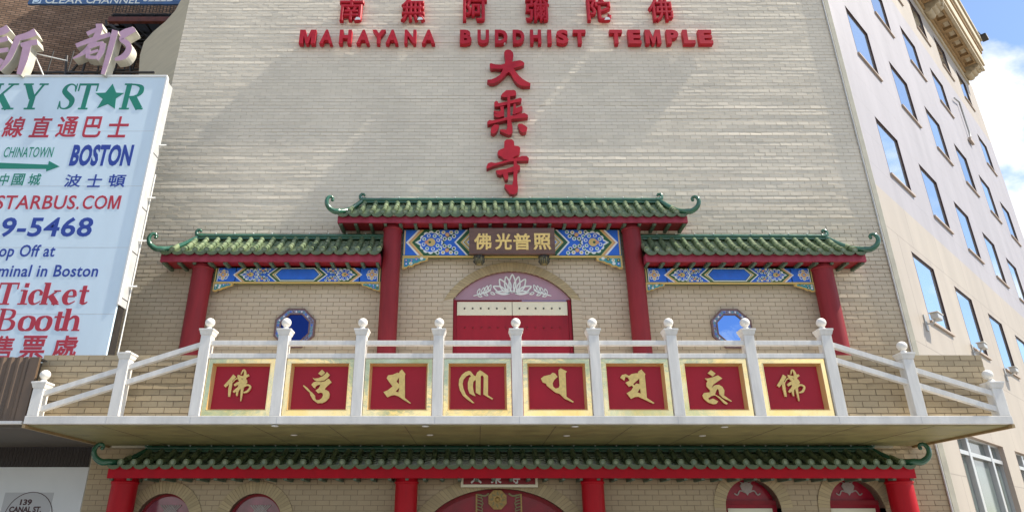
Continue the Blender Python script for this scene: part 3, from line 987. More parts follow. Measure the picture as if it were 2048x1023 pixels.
YE = 13.45
canopy('upper green tiled canopy over the middle bay of the balcony, highest of the roofs', at(675, 440, YE).x, at(1375.5, 440, YE).x, YE, 8.82, 8.17, 8.01, True, True, 0.42)
canopy('green tiled canopy over the balcony wall nearest the billboard, one end upswept', at(321, 515, YE).x, at(760, 515, YE).x, YE, 7.90, 7.26, 7.077, True, False, 0.52)
canopy('green tiled canopy over the balcony wall nearest the pale stone building, one end upswept', at(1291, 515, YE).x, at(1732, 515, YE).x, YE, 7.89, 7.25, 7.077, False, True, 0.52)
YL = 13.40
canopy('long low green tiled canopy in shade under the balcony', at(215, 945, YL).x, at(1831, 945, YL).x, YL, 3.24, 2.82, 2.61, True, True, 0.45)

# ------------------------------------------------------------------ red columns
def column(label, px, py, Y, r, z0, z1, group):
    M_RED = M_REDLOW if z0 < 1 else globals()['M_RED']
    x = at(px, py, Y).x
    t = thing('column', label, 'column', (x, Y, z0), group)
    mb = MB(); mb.lathe([(r, z0), (r, z1 - 0.09)], x, Y, M_RED, 36)
    mb.build('shaft', t)
    mb = MB(); mb.lathe([(r + 0.002, z1 - 0.1), (r + 0.018, z1 - 0.09), (r + 0.018, z1 - 0.06), (r + 0.002, z1 - 0.05), (r + 0.002, z1)], x, Y, M_RED, 36)
    mb.build('capital_ring', t)
    mb = MB(); mb.lathe([(r + 0.06, z0), (r + 0.06, z0 + 0.1), (r + 0.03, z0 + 0.14), (r + 0.002, z0 + 0.15)], x, Y, M_RED, 36)
    mb.build('base_ring', t)
GU, GL_ = 'red columns on the balcony', 'red columns at street level'
column('round red column on the balcony beside the big pale blue billboard', 406, 540, 13.75, 0.215, FLOOR, 7.08, GU)
column('round red column between the billboard side octagonal window and the balcony door', 786, 455, 13.75, 0.20, FLOOR, 8.02, GU)
column('round red column between the balcony door and the sky-mirroring octagonal window', 1261.5, 455, 13.75, 0.20, FLOOR, 8.02, GU)
column('round red column on the balcony nearest the pale stone building, its side sunlit', 1644, 540, 13.75, 0.215, FLOOR, 7.08, GU)
column('street-level red column beside the white shop board', 251, 962, 13.68, 0.235, 0, 2.62, GL_)
column('street-level red column at the end of the entrance arch nearer the round-topped windows', 813.5, 962, 13.68, 0.215, 0, 2.62, GL_)
column('street-level red column at the end of the entrance arch nearer the two arched doors', 1184.5, 962, 13.68, 0.215, 0, 2.62, GL_)
column('street-level red column with a sunlit edge beside the last arched door', 1797, 962, 13.68, 0.235, 0, 2.62, GL_)

# ------------------------------------------------------------------ painted beams
BY = 13.80
def beam(label, pxl, pxr, pyt, pyb, ends, bracket_w, bracket_h, centre_w):
    a, b = at(pxl, pyb, BY), at(pxr, pyt, BY)
    x0, z0 = a.x, a.z
    x1, z1 = at(pxr, pyb, BY).x, b.z
    h, w = z1 - z0, x1 - x0
    t = thing('painted_beam', label, 'beam', ((x0 + x1) / 2, BY, z0))
    mb = MB()
    mb.box(x0, x1, BY, WY - 0.02, z0, z1, M_DGREEN)
    mb.box(x0, x1, BY - 0.006, BY + 0.05, z0 - 0.03, z0 - 0.001, M_BYEL)
    zm = (z0 + z1) / 2
    xm = (x0 + x1) / 2
    def half(s):
        X = lambda u: xm + s * (w / 2 - u)      # u measured inwards from the end
        def poly(pts, d, m):
            q = [(X(u), z0 + v * h) for u, v in pts]
            if s < 0: q = q[::-1]
            ar = sum(q[i][0] * q[(i + 1) % len(q)][1] - q[(i + 1) % len(q)][0] * q[i][1] for i in range(len(q)))
            if ar < 0: q = q[::-1]
            mb.prism(q, BY - d, BY, m)
        # v runs 0..1 over the beam height, u in beam heights
        H = h
        ST = 1.38 if ends else 1.0
        F = lambda u: u if u <= o else o + (u - o) * ST
        def P(pts, d, m): poly([(F(u) * H, v) for u, v in pts], d, m)
        o = 0.0
        P([(0.03, 0.03), (0.08, 0.03), (0.08, 0.97), (0.03, 0.97)], 0.004, M_BYEL)
        if ends:
            P([(0.14, 0.02), (1.06, 0.02), (1.06, 0.98), (0.14, 0.98)], 0.003, M_BWHITE)
            P([(0.18, 0.02), (1.02, 0.02), (1.02, 0.98), (0.18, 0.98)], 0.005, M_BLUE)
            c = (X(0.6 * H), zm)
            for k in range(8):
                an = k * math.pi / 4
                px_, pz_ = c[0] + 0.27 * H * math.cos(an), c[1] + 0.27 * H * math.sin(an)
                ring = [(px_ + 0.125 * H * math.cos(q), pz_ + 0.125 * H * math.sin(q)) for q in [i * math.pi / 4 for i in range(8)]]
                mb.prism(ring, BY - 0.008, BY, M_BWHITE)
                ring = [(px_ + 0.075 * H * math.cos(q), pz_ + 0.075 * H * math.sin(q)) for q in [i * math.pi / 4 for i in range(8)]]
                mb.prism(ring, BY - 0.011, BY, M_BLUE if k % 2 else M_BYEL)
            for r, m, d in ((0.23, M_BWHITE, 0.013), (0.19, M_BORG, 0.016), (0.13, M_BYEL, 0.019), (0.075, M_BLUE, 0.022), (0.04, M_BWHITE, 0.024)):
                mb.prism([(c[0] + r * H * math.cos(q), c[1] + r * H * math.sin(q)) for q in [i * math.pi / 8 for i in range(16)]], BY - d, BY, m)
            o = 1.12
            P([(o - .03, 0), (o, 0), (o, 1), (o - .03, 1)], 0.004, M_DARK)
        # chevron bands pointing to the end
        P([(o + .02, .02), (o + .75, .02), (o + .75, .98), (o + .02, .98)], 0.003, M_BLUE)
        def chev(u0, thick, d, m, reach=0.42):
            P([(o + u0, 0.5), (o + u0 + reach, 0.985), (o + u0 + reach + thick, 0.985), (o + u0 + thick, 0.5), (o + u0 + reach + thick, 0.015), (o + u0 + reach, 0.015)], d, m)
        chev(0.10, 0.09, 0.006, M_BWHITE); chev(0.18, 0.06, 0.007, M_BORG); chev(0.24, 0.08, 0.008, M_BYEL); chev(0.31, 0.95, 0.009, M_DGREEN)
        # scroll flower
        cu = o + 0.98
        def disc(u, v, r, d, m, n=12, sq=1.0):
            mb.prism([(X(F(u) * H) + r * H * (1 + (ST - 1) * .6) * math.cos(q), z0 + v * h + r * H * sq * math.sin(q)) for q in [i * 2 * math.pi / n for i in range(n)]], BY - d, BY, m)
        dr = 0.42
        for k in range(12):
            an = k * math.pi / 6
            disc(cu + dr * 0.80 * math.cos(an) , 0.5 + dr * 0.85 * math.sin(an), 0.095, 0.012, M_BWHITE, 8)
        disc(cu, .5, 0.37, 0.014, M_BLUE, 16)
        P([(cu - dr - .14, .5), (cu - .2, .73), (cu - .2, .27)], 0.0125, M_BWHITE)
        P([(cu - dr - .04, .5), (cu - .2, .64), (cu - .2, .36)], 0.016, M_BLUE)
        for k in range(8):
            an = k * math.pi / 4 + .3
            disc(cu + .27 * math.cos(an), .5 + .27 * math.sin(an), 0.07, 0.018, M_BWHITE, 8)
            disc(cu + .265 * math.cos(an), .5 + .265 * math.sin(an), 0.04, 0.020, M_BTEAL if k % 2 else M_BLUE, 8)
        disc(cu, .5, 0.16, 0.021, M_BYEL, 10); disc(cu - .12, .5, 0.10, 0.023, M_BORG, 8, 0.7); disc(cu - .04, .5, 0.05, 0.025, M_DGREEN, 8)
        # blue field and half flowers above and below
        e = o + 1.42
        P([(e, .5), (e + .55, .985), (e + .95, .985), (e + .4, .5), (e + .95, .015), (e + .55, .015)], 0.0105, M_BLUE)
        P([(o + 1.28, .52), (o + 1.9, .985), (o + 1.28, .985)], 0.0095, M_BLUE); P([(o + 1.28, .48), (o + 1.9, .015), (o + 1.28, .015)], 0.0095, M_BLUE)
        for sg in (1, -1):
            for k in range(6):
                an = math.pi * (k + 0.5) / 6
                v = 0.99 - 0.36 * math.sin(an) if sg > 0 else 0.01 + 0.36 * math.sin(an)
                u = o + 1.55 + 0.34 * math.cos(an)
                disc(u, v, 0.075, 0.013, M_BWHITE, 8); disc(u, v, 0.042, 0.0155, M_DGREEN if k % 2 else M_BTEAL, 8)
            for k in range(3):
                an = math.pi * (k + 0.5) / 3
                v = 0.97 - 0.17 * math.sin(an) if sg > 0 else 0.03 + 0.17 * math.sin(an)
                disc(o + 1.55 + .16 * math.cos(an), v, 0.075, 0.016, M_BWHITE if k != 1 else M_BORG, 8); disc(o + 1.55 + .16 * math.cos(an), v, 0.04, 0.018, M_BYEL, 8)
        e = o + 1.80
        def chev2(u0, thick, d, m):
            P([(u0, .5), (u0 + .42, .985), (u0 + .42 + thick, .985), (u0 + thick, .5), (u0 + .42 + thick, .015), (u0 + .42, .015)], d, m)
        chev2(e, .08, .019, M_BWHITE); chev2(e + .07, .16, .020, M_DGREEN); chev2(e + .22, .07, .021, M_BYEL); chev2(e + .29, .06, .022, M_BWHITE)
        return F(e + .35)
    uend = 0
    for s in (-1, 1): uend = half(s)
    # long blue cartouche
    u = uend * h
    xa, xb = x0 + u, x1 - u
    k = 0.42 * h
    def cart(g, d, m):
        if xb - xa < 2 * k: return
        mb.prism([(xa + g * 1.3, zm), (xa + k + g * .5, z0 + .03 * h + g), (xb - k - g * .5, z0 + .03 * h + g), (xb - g * 1.3, zm), (xb - k - g * .5, z1 - .03 * h - g), (xa + k + g * .5, z1 - .03 * h - g)], BY - d, BY, m)
    cart(-0.01, .0235, M_DGREEN); cart(0.0, .025, M_BYEL if not ends else M_BWHITE); cart(0.06 * h, .027, M_BWHITE if not ends else M_DGREEN); cart(0.10 * h, .029, M_BLUE)
    mb.build('beam_body', t)
    for s in (-1, 1):
        xe = x0 if s < 0 else x1
        q = lambda u, v: (xe - s * u * bracket_w, z0 - 0.032 - v * bracket_h)
        o = [q(0, 0), q(0, 1), q(.12, .98), q(.22, .8), q(.36, .82), q(.48, .58), q(.62, .52), q(.74, .34), q(.98, .22), q(1, 0)]
        if s < 0: o = o[::-1][::-1]
        ar = sum(o[i][0] * o[(i + 1) % len(o)][1] - o[(i + 1) % len(o)][0] * o[i][1] for i in range(len(o)))
        if ar < 0: o = o[::-1]
        mb = MB()
        mb.prism(o, BY + 0.01, BY + 0.09, M_BYEL)
        cx_, cz_ = sum(p[0] for p in o) / len(o), sum(p[1] for p in o) / len(o)
        mb.prism([(cx_ + (p[0] - cx_) * .84, cz_ + (p[1] - cz_) * .80) for p in o], BY + 0.005, BY + 0.02, M_BTEAL)
        for u_, v_ in ((.15, .3), (.16, .62), (.36, .3), (.55, .2), (.75, .12), (.34, .58)):
            c = q(u_, v_)
            rr_ = bracket_h * 0.15
            mb.prism([(c[0] + rr_ * math.cos(k_ * math.pi / 4), c[1] + rr_ * math.sin(k_ * math.pi / 4)) for k_ in range(8)], BY, BY + 0.02, random.choice([M_BLUE, M_DGREEN, M_BWHITE]))
            mb.prism([(c[0] + rr_ * .5 * math.cos(k_ * math.pi / 4), c[1] + rr_ * .5 * math.sin(k_ * math.pi / 4)) for k_ in range(8)], BY - 0.003, BY + 0.02, random.choice([M_BWHITE, M_BYEL]))
        mb.build('carved_bracket', t)
    return t
beam('painted blue and green beam behind the brown name board over the balcony door', 805, 1244, 459, 511, False, 0.57, 0.26, 0)
beam('painted beam with flower squares above the dark blue octagonal window', 427, 761, 535.5, 563, True, 0.42, 0.17, 0)
beam('painted beam with flower squares above the sky-mirroring octagonal window', 1291.5, 1628, 536, 564, True, 0.42, 0.17, 0)

# name board over the balcony door, on two bronze lion bosses
PY = 13.50
a, b = at(938, 507.5, PY), at(1111, 455.5, PY)
x0, x1, z0, z1 = a.x, at(1111, 507.5, PY).x, a.z, b.z
t = thing('name_board', 'brown wooden name board with four gilt Chinese characters over the balcony door', 'sign', ((x0 + x1) / 2, PY, z0))
mb = MB(); mb.box(x0, x1, PY, PY + 0.07, z0, z1, M_PLAQUE, 0.008); mb.build('board', t)
for ch, l, r in zip('佛光普照', (948, 990, 1027, 1067), (983, 1024, 1062, 1103)):
    text_px(ch, l, r, 499, 466, PY - 0.012, 0.0115, M_GOLD, bevel=0.024).build('gilt_character', t)
for px in (958, 1088):
    c = at(px, 519, PY + 0.12)
    mb = MB()
    mb.sphere((c.x, c.y, c.z), 0.115, M_BRASSLEAF, 18, 0.8, 1.25)
    mb.sphere((c.x, c.y + 0.01, c.z + 0.07), 0.12, M_BRONZE, 18, 0.85, 0.8)
    rr = random.Random(px)
    for k in range(26):
        an = k * 2.399; zz = 0.0 + 0.16 * k / 26
        mb.sphere((c.x + 0.105 * math.cos(an), c.y + 0.09 * math.sin(an), c.z + zz + 0.01), 0.026, M_BRONZE, 8)
    for k in range(14):
        an = 2 * math.pi * k / 14
        mb.tube([(c.x + 0.10 * math.cos(an), c.y + 0.085 * math.sin(an), c.z + 0.02), (c.x + 0.117 * math.cos(an), c.y + 0.097 * math.sin(an), c.z - 0.05), (c.x + 0.07 * math.cos(an), c.y + 0.06 * math.sin(an), c.z - 0.12)], [0.012, 0.012, 0.006], M_BRONZE, 6)
    mb.box(c.x - 0.03, c.x + 0.03, c.y + 0.06, BY + 0.02, c.z - 0.02, c.z + 0.06, M_BRONZE)
    mb.build('bronze_boss', t)

# small plaque over the street entrance
QY = 13.86
a, b = at(921.5, 973, QY), at(1076, 973, QY)
x0, x1, z0 = a.x, b.x, a.z; z1 = z0 + 0.50
t = thing('entrance_plaque', 'small maroon plaque in a cream frame over the street entrance arch', 'sign', ((x0 + x1) / 2, QY, z0))
mb = MB(); mb.box(x0 + 0.05, x1 - 0.05, QY + 0.012, QY + 0.05, z0 + 0.05, z1 - 0.05, M_DOORDK); mb.build('board', t)
mb = MB()
for q in ((x0, x1, z0, z0 + .05), (x0, x1, z1 - .05, z1), (x0, x0 + .05, z0 + .0502, z1 - .0502), (x1 - .05, x1, z0 + .0502, z1 - .0502)):
    mb.box(q[0], q[1], QY, QY + 0.06, q[2], q[3], M_CREAMBAND, 0.004)
mb.build('frame', t)
Zp = zoomed((830, 940, 1190, 1023), 2048)
for ch, l, r in zip('大乘寺', (632, 862, 1092), (760, 985, 1200)):
    xa, zb_ = at(*Zp(l, 147), QY).x, at(*Zp(l, 147), QY).z
    xb = at(*Zp(r, 147), QY).x
    text_mb(ch, xa, xb, zb_, zb_ + (xb - xa) * 1.15, QY + 0.004, QY + 0.0115, M_BWHITE, bevel=0.03).build('white_character', t)

# ------------------------------------------------------------------ big red wall characters
LY = 13.83
Zg = zoomed((950, 90, 1090, 250), 895)
def zg(X, Y):
    p = at(*Zg(X, Y), LY); return (p.x, p.z)
def glyph(name, label, polys, fmap, yf, yb, m, side, brush=(), group=None, cat='sign letter', bstep=0.002):
    mb = MB()
    for i, pl in enumerate(polys):
        pl, hs = (pl if isinstance(pl, tuple) else (pl, []))
        pts = [fmap(*q) for q in pl]
        mb.prism(pts, yf - i * 0.003, yb, m, holes=[[fmap(*q) for q in h] for h in hs], side=side)
    if brush:
        mb.brush(brush, fmap, yf - 0.001, yb, m, step=bstep, side=side)
    o = mb.build(name)
    if label: tag(o, label, cat, group)
    return o
GV = 'tall red characters in a column above the canopy'
D = 1023
glyph('wall_character', 'tall red character like a striding figure, topmost of the vertical three', [[(420, 58), (455, 65), (485, 95), (492, 135), (482, 180), (470, 213), (520, 205), (575, 195), (610, 210), (632, 232), (628, 255), (590, 268), (530, 285), (492, 295), (520, 340), (560, 390), (610, 435), (660, 465), (710, 490), (708, 525), (650, 525), (590, 520), (545, 495), (510, 460), (480, 410), (455, 365), (430, 345), (405, 365), (370, 405), (330, 440), (290, 470), (240, 490), (190, 490), (155, 465), (160, 445), (210, 440), (270, 415), (320, 380), (350, 330), (355, 300), (330, 308), (260, 300), (210, 305), (190, 285), (188, 245), (200, 232), (260, 248), (330, 252), (380, 240), (388, 200), (378, 140), (372, 100), (388, 70)]], zg, LY, 13.965, M_LETTER, M_LETSIDE, group=GV)
glyph('wall_character', 'tall red many-stroked character in the middle of the vertical three', [
    [(330, 655), (350, 620), (400, 578), (500, 575), (520, 590), (530, 625), (520, 645), (450, 655), (415, 668), (360, 665)],
    [(245, 740), (265, 715), (290, 722), (300, 745), (400, 725), (500, 700), (580, 675), (598, 690), (590, 725), (520, 735), (450, 750), (380, 770), (300, 785), (250, 790)],
    [(155, 985), (185, 960), (215, 965), (330, 945), (450, 910), (560, 885), (630, 870), (675, 895), (678, 925), (600, 935), (480, 945), (400, 960), (260, 995), (160, 1020)],
    [(415, 640), (448, 640), (452, 900), (480, 1060), (482, 1110), (465, 1140), (430, 1150), (380, 1130), (320, 1100), (318, 1085), (350, 1080), (400, 1085), (412, 1060), (412, 900)],
    [(250, 1020), (310, 1025), (300, 1070), (265, 1120), (235, 1140), (200, 1120), (205, 1060)],
    [(545, 1025), (560, 1010), (600, 1010), (650, 1040), (670, 1060), (655, 1110), (610, 1125), (580, 1105), (560, 1065)]], zg, LY, 13.965, M_LETTER, M_LETSIDE,
    brush=[([(345, 785), (350, 840), (352, 915)], [46, 44, 46]), ([(240, 850), (290, 862), (340, 870)], [22, 38, 40]), ([(245, 890), (300, 905), (345, 890)], [30, 45, 40]), ([(508, 755), (505, 820), (500, 890)], [30, 34, 44]), ([(510, 830), (560, 815), (600, 790)], [36, 40, 30]), ([(515, 865), (560, 845), (600, 810)], [30, 36, 30])], group=GV)
glyph('wall_character', 'tall red character with a long hooked stem, lowest of the vertical three', [
    [(375, 260 + D), (375, 210 + D), (400, 185 + D), (470, 183 + D), (498, 205 + D), (503, 262 + D), (555, 270 + D), (578, 290 + D), (575, 350 + D), (560, 378 + D), (500, 405 + D), (480, 430 + D), (430, 445 + D), (380, 440 + D), (340, 405 + D), (300, 385 + D), (287, 355 + D), (300, 325 + D), (340, 305 + D), (372, 292 + D)],
    [(145, 535 + D), (165, 490 + D), (205, 475 + D), (260, 485 + D), (350, 465 + D), (440, 440 + D), (530, 420 + D), (600, 395 + D), (660, 395 + D), (690, 425 + D), (685, 455 + D), (600, 458 + D), (520, 460 + D), (430, 470 + D), (340, 495 + D), (230, 525 + D), (150, 560 + D)],
    [(265, 585 + D), (300, 575 + D), (400, 560 + D), (490, 530 + D), (540, 500 + D), (575, 520 + D), (578, 565 + D), (530, 590 + D), (420, 610 + D), (330, 640 + D), (290, 630 + D)],
    [(495, 450 + D), (530, 450 + D), (545, 560 + D), (540, 700 + D), (550, 800 + D), (545, 860 + D), (500, 890 + D), (450, 880 + D), (400, 820 + D), (375, 780 + D), (385, 755 + D), (430, 765 + D), (475, 765 + D), (490, 700 + D)],
    [(355, 600 + D), (415, 600 + D), (428, 660 + D), (420, 700 + D), (385, 705 + D), (362, 650 + D)]], zg, LY, 13.965, M_LETTER, M_LETSIDE, group=GV)

# row of English letters
GE = 'red block letters of the temple name'
Za = zoomed((560, 0, 1060, 400), 1279); Zb = zoomed((960, 0, 1460, 400), 1279)
row = [('M', Za, 95, 178, 'opening'), ('A', Za, 200, 268, ''), ('H', Za, 300, 362, ''), ('A', Za, 390, 458, ''), ('Y', Za, 468, 536, ''), ('A', Za, 540, 605, ''), ('N', Za, 635, 695, ''), ('A', Za, 725, 793, ''),
       ('B', Za, 920, 980, ''), ('U', Za, 1010, 1070, ''), ('D', Za, 1100, 1165, ''), ('D', Za, 1192, 1252, ''), ('H', Zb, 258, 315, ''), ('I', Zb, 347, 368, ''), ('S', Zb, 393, 455, ''), ('T', Zb, 480, 545, ''),
       ('T', Zb, 668, 733, ''), ('E', Zb, 762, 828, ''), ('M', Zb, 850, 930, ''), ('P', Zb, 960, 1022, ''), ('L', Zb, 1045, 1105, ''), ('E', Zb, 1125, 1195, '')]
names = ['M opening the word MAHAYANA', 'A second in the word MAHAYANA', 'H third in the word MAHAYANA', 'A between H and Y in MAHAYANA', 'Y in the middle of MAHAYANA', 'A between Y and N in MAHAYANA', 'N next to last in MAHAYANA', 'A closing the word MAHAYANA',
         'B opening the word BUDDHIST', 'U second in the word BUDDHIST', 'D with a pale bare patch, next to the U of BUDDHIST', 'D next to the H of BUDDHIST', 'H in the middle of BUDDHIST', 'I between H and S in BUDDHIST', 'S next to last in BUDDHIST', 'T closing the word BUDDHIST',
         'T opening the word TEMPLE', 'E between T and M in TEMPLE', 'M third in the word TEMPLE', 'P in the middle of TEMPLE', 'L next to last in TEMPLE', 'E closing the word TEMPLE']
LE = 13.825
zlo, zhi = at(1000, 87, LE).z, at(1000, 59.5, LE).z
for (ch, Z, l, r, _), nm in zip(row, names):
    xa, xb = at(*Z(l, 222), LE).x, at(*Z(r, 222), LE).x
    if ch == 'M':
        mb = MB()
        mb.prism([(xa + u * (xb - xa), zlo + v * (zhi - zlo)) for u, v in [(0, 0), (.26, 0), (.26, .58), (.42, 0), (.58, 0), (.74, .58), (.74, 0), (1, 0), (1, 1), (.67, 1), (.5, .42), (.33, 1), (0, 1)]], LE, 13.965, M_LETTER)
    else:
        mb = text_mb(ch, xa, xb, zlo, zhi, LE, 13.965, M_LETTER, 0.05 if ch != 'I' else 0.0)
    o = mb.build('wall_letter')
    tag(o, 'red block letter ' + nm, 'sign letter', GE)
    if 'patch' in nm:
        c = at(1001, 84, LE)
        mb = MB(); mb.prism([(c.x - .13, c.z - .02), (c.x + .13, c.z - .02), (c.x + .05, c.z + .09), (c.x - .04, c.z + .09)], LE + 0.02, LE + 0.1, M_PEEL); mb.build('bare_patch', o)

# row of Chinese characters cut by the top of the picture
GC = 'red Chinese characters in a row along the top'
cz = at(1000, 41, LE).z
for ch, px, nm in zip('南無阿彌陀佛', (700, 825, 950, 1076, 1200, 1325), ('above the letters AH of MAHAYANA', 'with a flat base stroke, above the letters NA of MAHAYANA', 'with an open box, above the letters BU of BUDDHIST', 'with grid strokes, above the HI of BUDDHIST', 'with bare pale patches, between BUDDHIST and TEMPLE', 'above the letters MP of TEMPLE')):
    xc = at(px, 41, LE).x
    mb = text_mb(ch, xc - 0.32, xc + 0.32, cz, cz + 0.78, LE, 13.965, M_LETTER, bevel=0.032)
    o = mb.build('wall_character')
    tag(o, 'red Chinese character ' + nm, 'sign letter', GC)
    if px in (700, 825, 1200):
        mb = MB(); mb.prism([(xc + .12, cz + .02), (xc + .28, cz + .03), (xc + .24, cz + .10), (xc + .16, cz + .11)], LE - 0.004, LE + 0.01, M_PEEL); mb.build('bare_patch', o)

# ------------------------------------------------------------------ balcony
PX0, PX1, PYF = -7.455, 8.80, 11.2
SZ0, SZ1 = 3.29, 3.42
t = thing('balcony', 'long white edged balcony projecting over the street entrance', 'balcony', (0.57, WY, SZ0))
mb = MB(); mb.box(PX0, PX1, PYF, WY - 0.02, SZ0, SZ1, M_SLAB, 0.008)
for x in (-6.1, -4.72, -3.3, -0.7, 0.69, 3.3, 5.95, 7.3):
    mb.box(x - 0.003, x + 0.003, PYF - 0.001, PYF + 0.01, SZ0 + 0.008, SZ1 - 0.008, M_PAPER)
mb.build('slab', t)
mb = MB()
mb.box(PX0 + 0.03, PX1 - 0.03, PYF + 0.10, WY - 0.02, SZ0 - 0.02, SZ0 - 0.001, M_SOFFIT)
k = 13
for i in range(1, k):
    x = PX0 + (PX1 - PX0) * i / k
    mb.box(x - 0.006, x + 0.006, PYF + 0.1, WY - 0.02, SZ0 - 0.023, SZ0 - 0.0205, M_DKSOFFIT)
mb.box(PX0 + 0.04, PX1 - 0.04, 12.45, 12.46, SZ0 - 0.0225, SZ0 - 0.0205, M_DKSOFFIT)
mb.build('soffit_panels', t)
mb = MB(); mb.box(PX0 + 0.1, PX1 - 0.45, WY - 0.10, WY - 0.03, SZ0 - 0.06, SZ0 - 0.021, M_TRIM, 0.004)
mb.build('wall_moulding', t)
mb = MB()
mb.box(PX0 - 0.02, PX0 + 0.029, PYF + 0.02, WY - 0.03, SZ0 - 0.06, SZ0 - 0.002, M_TAN)
mb.build('edge_trim', t)
mb = MB()
mb.box(PX1 - 0.029, PX1 + 0.02, PYF + 0.02, WY - 0.03, SZ0 - 0.06, SZ0 - 0.002, M_TAN)
mb.build('edge_trim', t)

# recessed lights in the soffit
GLT = 'recessed lights in the balcony soffit'
for (px, py), nm in zip([(550, 850.5), (588, 868.5), (851, 851), (860, 868.5), (1150, 851.5), (1133, 870), (1449, 852.5), (1405, 870)],
                        ['front one below the second emblem panel', 'rear one below the second emblem panel', 'front one below the third emblem panel', 'rear one below the third emblem panel', 'front one below the fifth emblem panel', 'rear one below the fifth emblem panel', 'front one below the seventh emblem panel', 'rear one below the seventh emblem panel']):
    p = at_z(px, py, SZ0 - 0.022)
    t2 = thing('recessed_light', 'small round recessed light in the balcony soffit, ' + nm, 'light', p, GLT)
    mb = MB(); mb.lathe([(0.055, p.z + .001), (0.062, p.z - 0.008), (0.045, p.z - 0.014)], p.x, p.y, M_WHITE, 20); mb.build('trim_ring', t2)
    mb = MB(); mb.lathe([(0.045, p.z - 0.012), (0.001, p.z - 0.008)], p.x, p.y, M_LAMPGL, 20); mb.build('lens', t2)

# ------------------------------------------------------------------ balustrade
t = thing('balustrade', 'white balustrade with ball topped posts and sloping rails along the balcony edge', 'railing', (0.66, 11.29, SZ1))
POST0, POSTD = -4.685, 1.3384
def post(x, ztop, ball=True, lean=0.0):
    mb = MB()
    y0, y1 = PYF + 0.002, PYF + 0.18
    h = 0.088
    mb.box(x - h, x + h, y0, y1, SZ1, ztop - 0.13, M_WHITE, 0.006)
    # flared cap
    yc = (y0 + y1) / 2
    for a, b, za, zb in ((0.0, 0.008, ztop - 0.1299, ztop - 0.115), (0.010, 0.030, ztop - 0.1149, ztop - 0.045), (0.036, 0.036, ztop - 0.0449, ztop - 0.015), (0.030, -0.02, ztop - 0.0149, ztop)):
        vs = [(x + s * (h + a), yc + q * (0.089 + a), za) for s, q in ((-1, -1), (1, -1), (1, 1), (-1, 1))] + [(x + s * (h + b), yc + q * (0.089 + b), zb) for s, q in ((-1, -1), (1, -1), (1, 1), (-1, 1))]
        mb.add(vs, [(0, 1, 5, 4), (1, 2, 6, 5), (2, 3, 7, 6), (3, 0, 4, 7), (4, 5, 6, 7), (3, 2, 1, 0)], M_WHITE)
    p = mb.build('post', t)
    if ball:
        mb = MB()
        mb.lathe([(0.06, ztop), (0.05, ztop + 0.02), (0.035, ztop + 0.035), (0.035, ztop + 0.045)], x, yc, M_WHITE, 18)
        mb.sphere((x + lean, yc, ztop + 0.118), 0.083, M_WHITE, 24)
        mb.build('ball_finial', p)
    else:
        mb = MB(); mb.lathe([(0.06, ztop), (0.05, ztop + 0.02), (0.035, ztop + 0.03), (0.001, ztop + 0.03)], x, yc, M_WHITE, 18); mb.build('finial_stub', p)
posts = [POST0 + i * POSTD for i in range(9)]
for x in posts: post(x, 4.92)
post(-6.016, 4.50, False); post(-7.347, 4.0); post(7.335, 4.50); post(8.70, 4.0, True, -0.03)
for i in range(8):
    xa, xb = posts[i] + 0.0885, posts[i + 1] - 0.0885
    for za, zb in ((4.622, 4.705), (4.392, 4.478)):
        mb = MB(); mb.box(xa, xb, PYF + 0.03, PYF + 0.12, za, zb, M_WHITE, 0.008); mb.build('rail', t)
def slope_rail(xa, za, xb, zb, th=0.088):
    mb = MB()
    y0, y1 = PYF + 0.03, PYF + 0.12
    vs = [(xa, y, z) for y in (y0, y1) for z in (za - th / 2, za + th / 2)] + [(xb, y, z) for y in (y0, y1) for z in (zb - th / 2, zb + th / 2)]
    mb.add(vs, [(0, 4, 5, 1), (1, 5, 7, 3), (3, 7, 6, 2), (2, 6, 4, 0), (0, 1, 3, 2), (4, 6, 7, 5)] if xb > xa else [(1, 5, 4, 0), (3, 7, 5, 1), (2, 6, 7, 3), (0, 4, 6, 2), (2, 3, 1, 0), (5, 7, 6, 4)], M_WHITE)
    mb.build('sloping_rail', t)
for (p0, p1, p2) in ((posts[0], -6.016, -7.347), (posts[8], 7.335, 8.70)):
    s = 1 if p1 > p0 else -1
    for zs, ze in ((4.66, 3.77), (4.395, 3.51)):
        f = lambda x: zs + (ze - zs) * (x - p0) / (p2 - p0)
        for a, b in ((p0, p1), (p1, p2)):
            xa, xb = a + s * 0.0885, b - s * 0.0885
            slope_rail(xa, f(xa), xb, f(xb))

# emblem panels between the posts
FY = PYF + 0.05
BYP = FY + 0.10
zoom_p = [(400, 715, 560, 835), (560, 715, 720, 835), (720, 715, 880, 835), (880, 715, 1040, 835), (1035, 715, 1195, 835), (1190, 715, 1350, 835), (1345, 715, 1505, 835), (1510, 715, 1670, 835)]
fo = [([(590, 300), (520, 385), (420, 485)], [62, 58, 44]), ([(535, 400), (510, 520), (495, 660)], [46, 52, 34]),
      ([(555, 420), (600, 365), (640, 350)], [10, 18, 24]), ([(640, 300), (740, 330), (835, 290)], [30, 46, 34]),
      ([(700, 280), (735, 215), (765, 220), (770, 300), (745, 400), (720, 520), (695, 735)], [16, 24, 34, 50, 56, 50, 14]),
      ([(655, 300), (690, 380), (740, 400), (800, 380)], [40, 60, 60, 34]), ([(585, 470), (660, 430), (760, 430), (800, 400)], [36, 50, 50, 30]),
      ([(700, 380), (680, 480), (640, 560), (628, 650)], [44, 54, 46, 18]), ([(570, 585), (640, 530), (720, 490), (800, 462), (855, 480), (850, 520), (800, 575), (740, 590)], [30, 46, 52, 30, 30, 34, 34, 18])]
om_d = [(715, 200), (765, 245), (755, 270), (705, 305), (650, 265)]
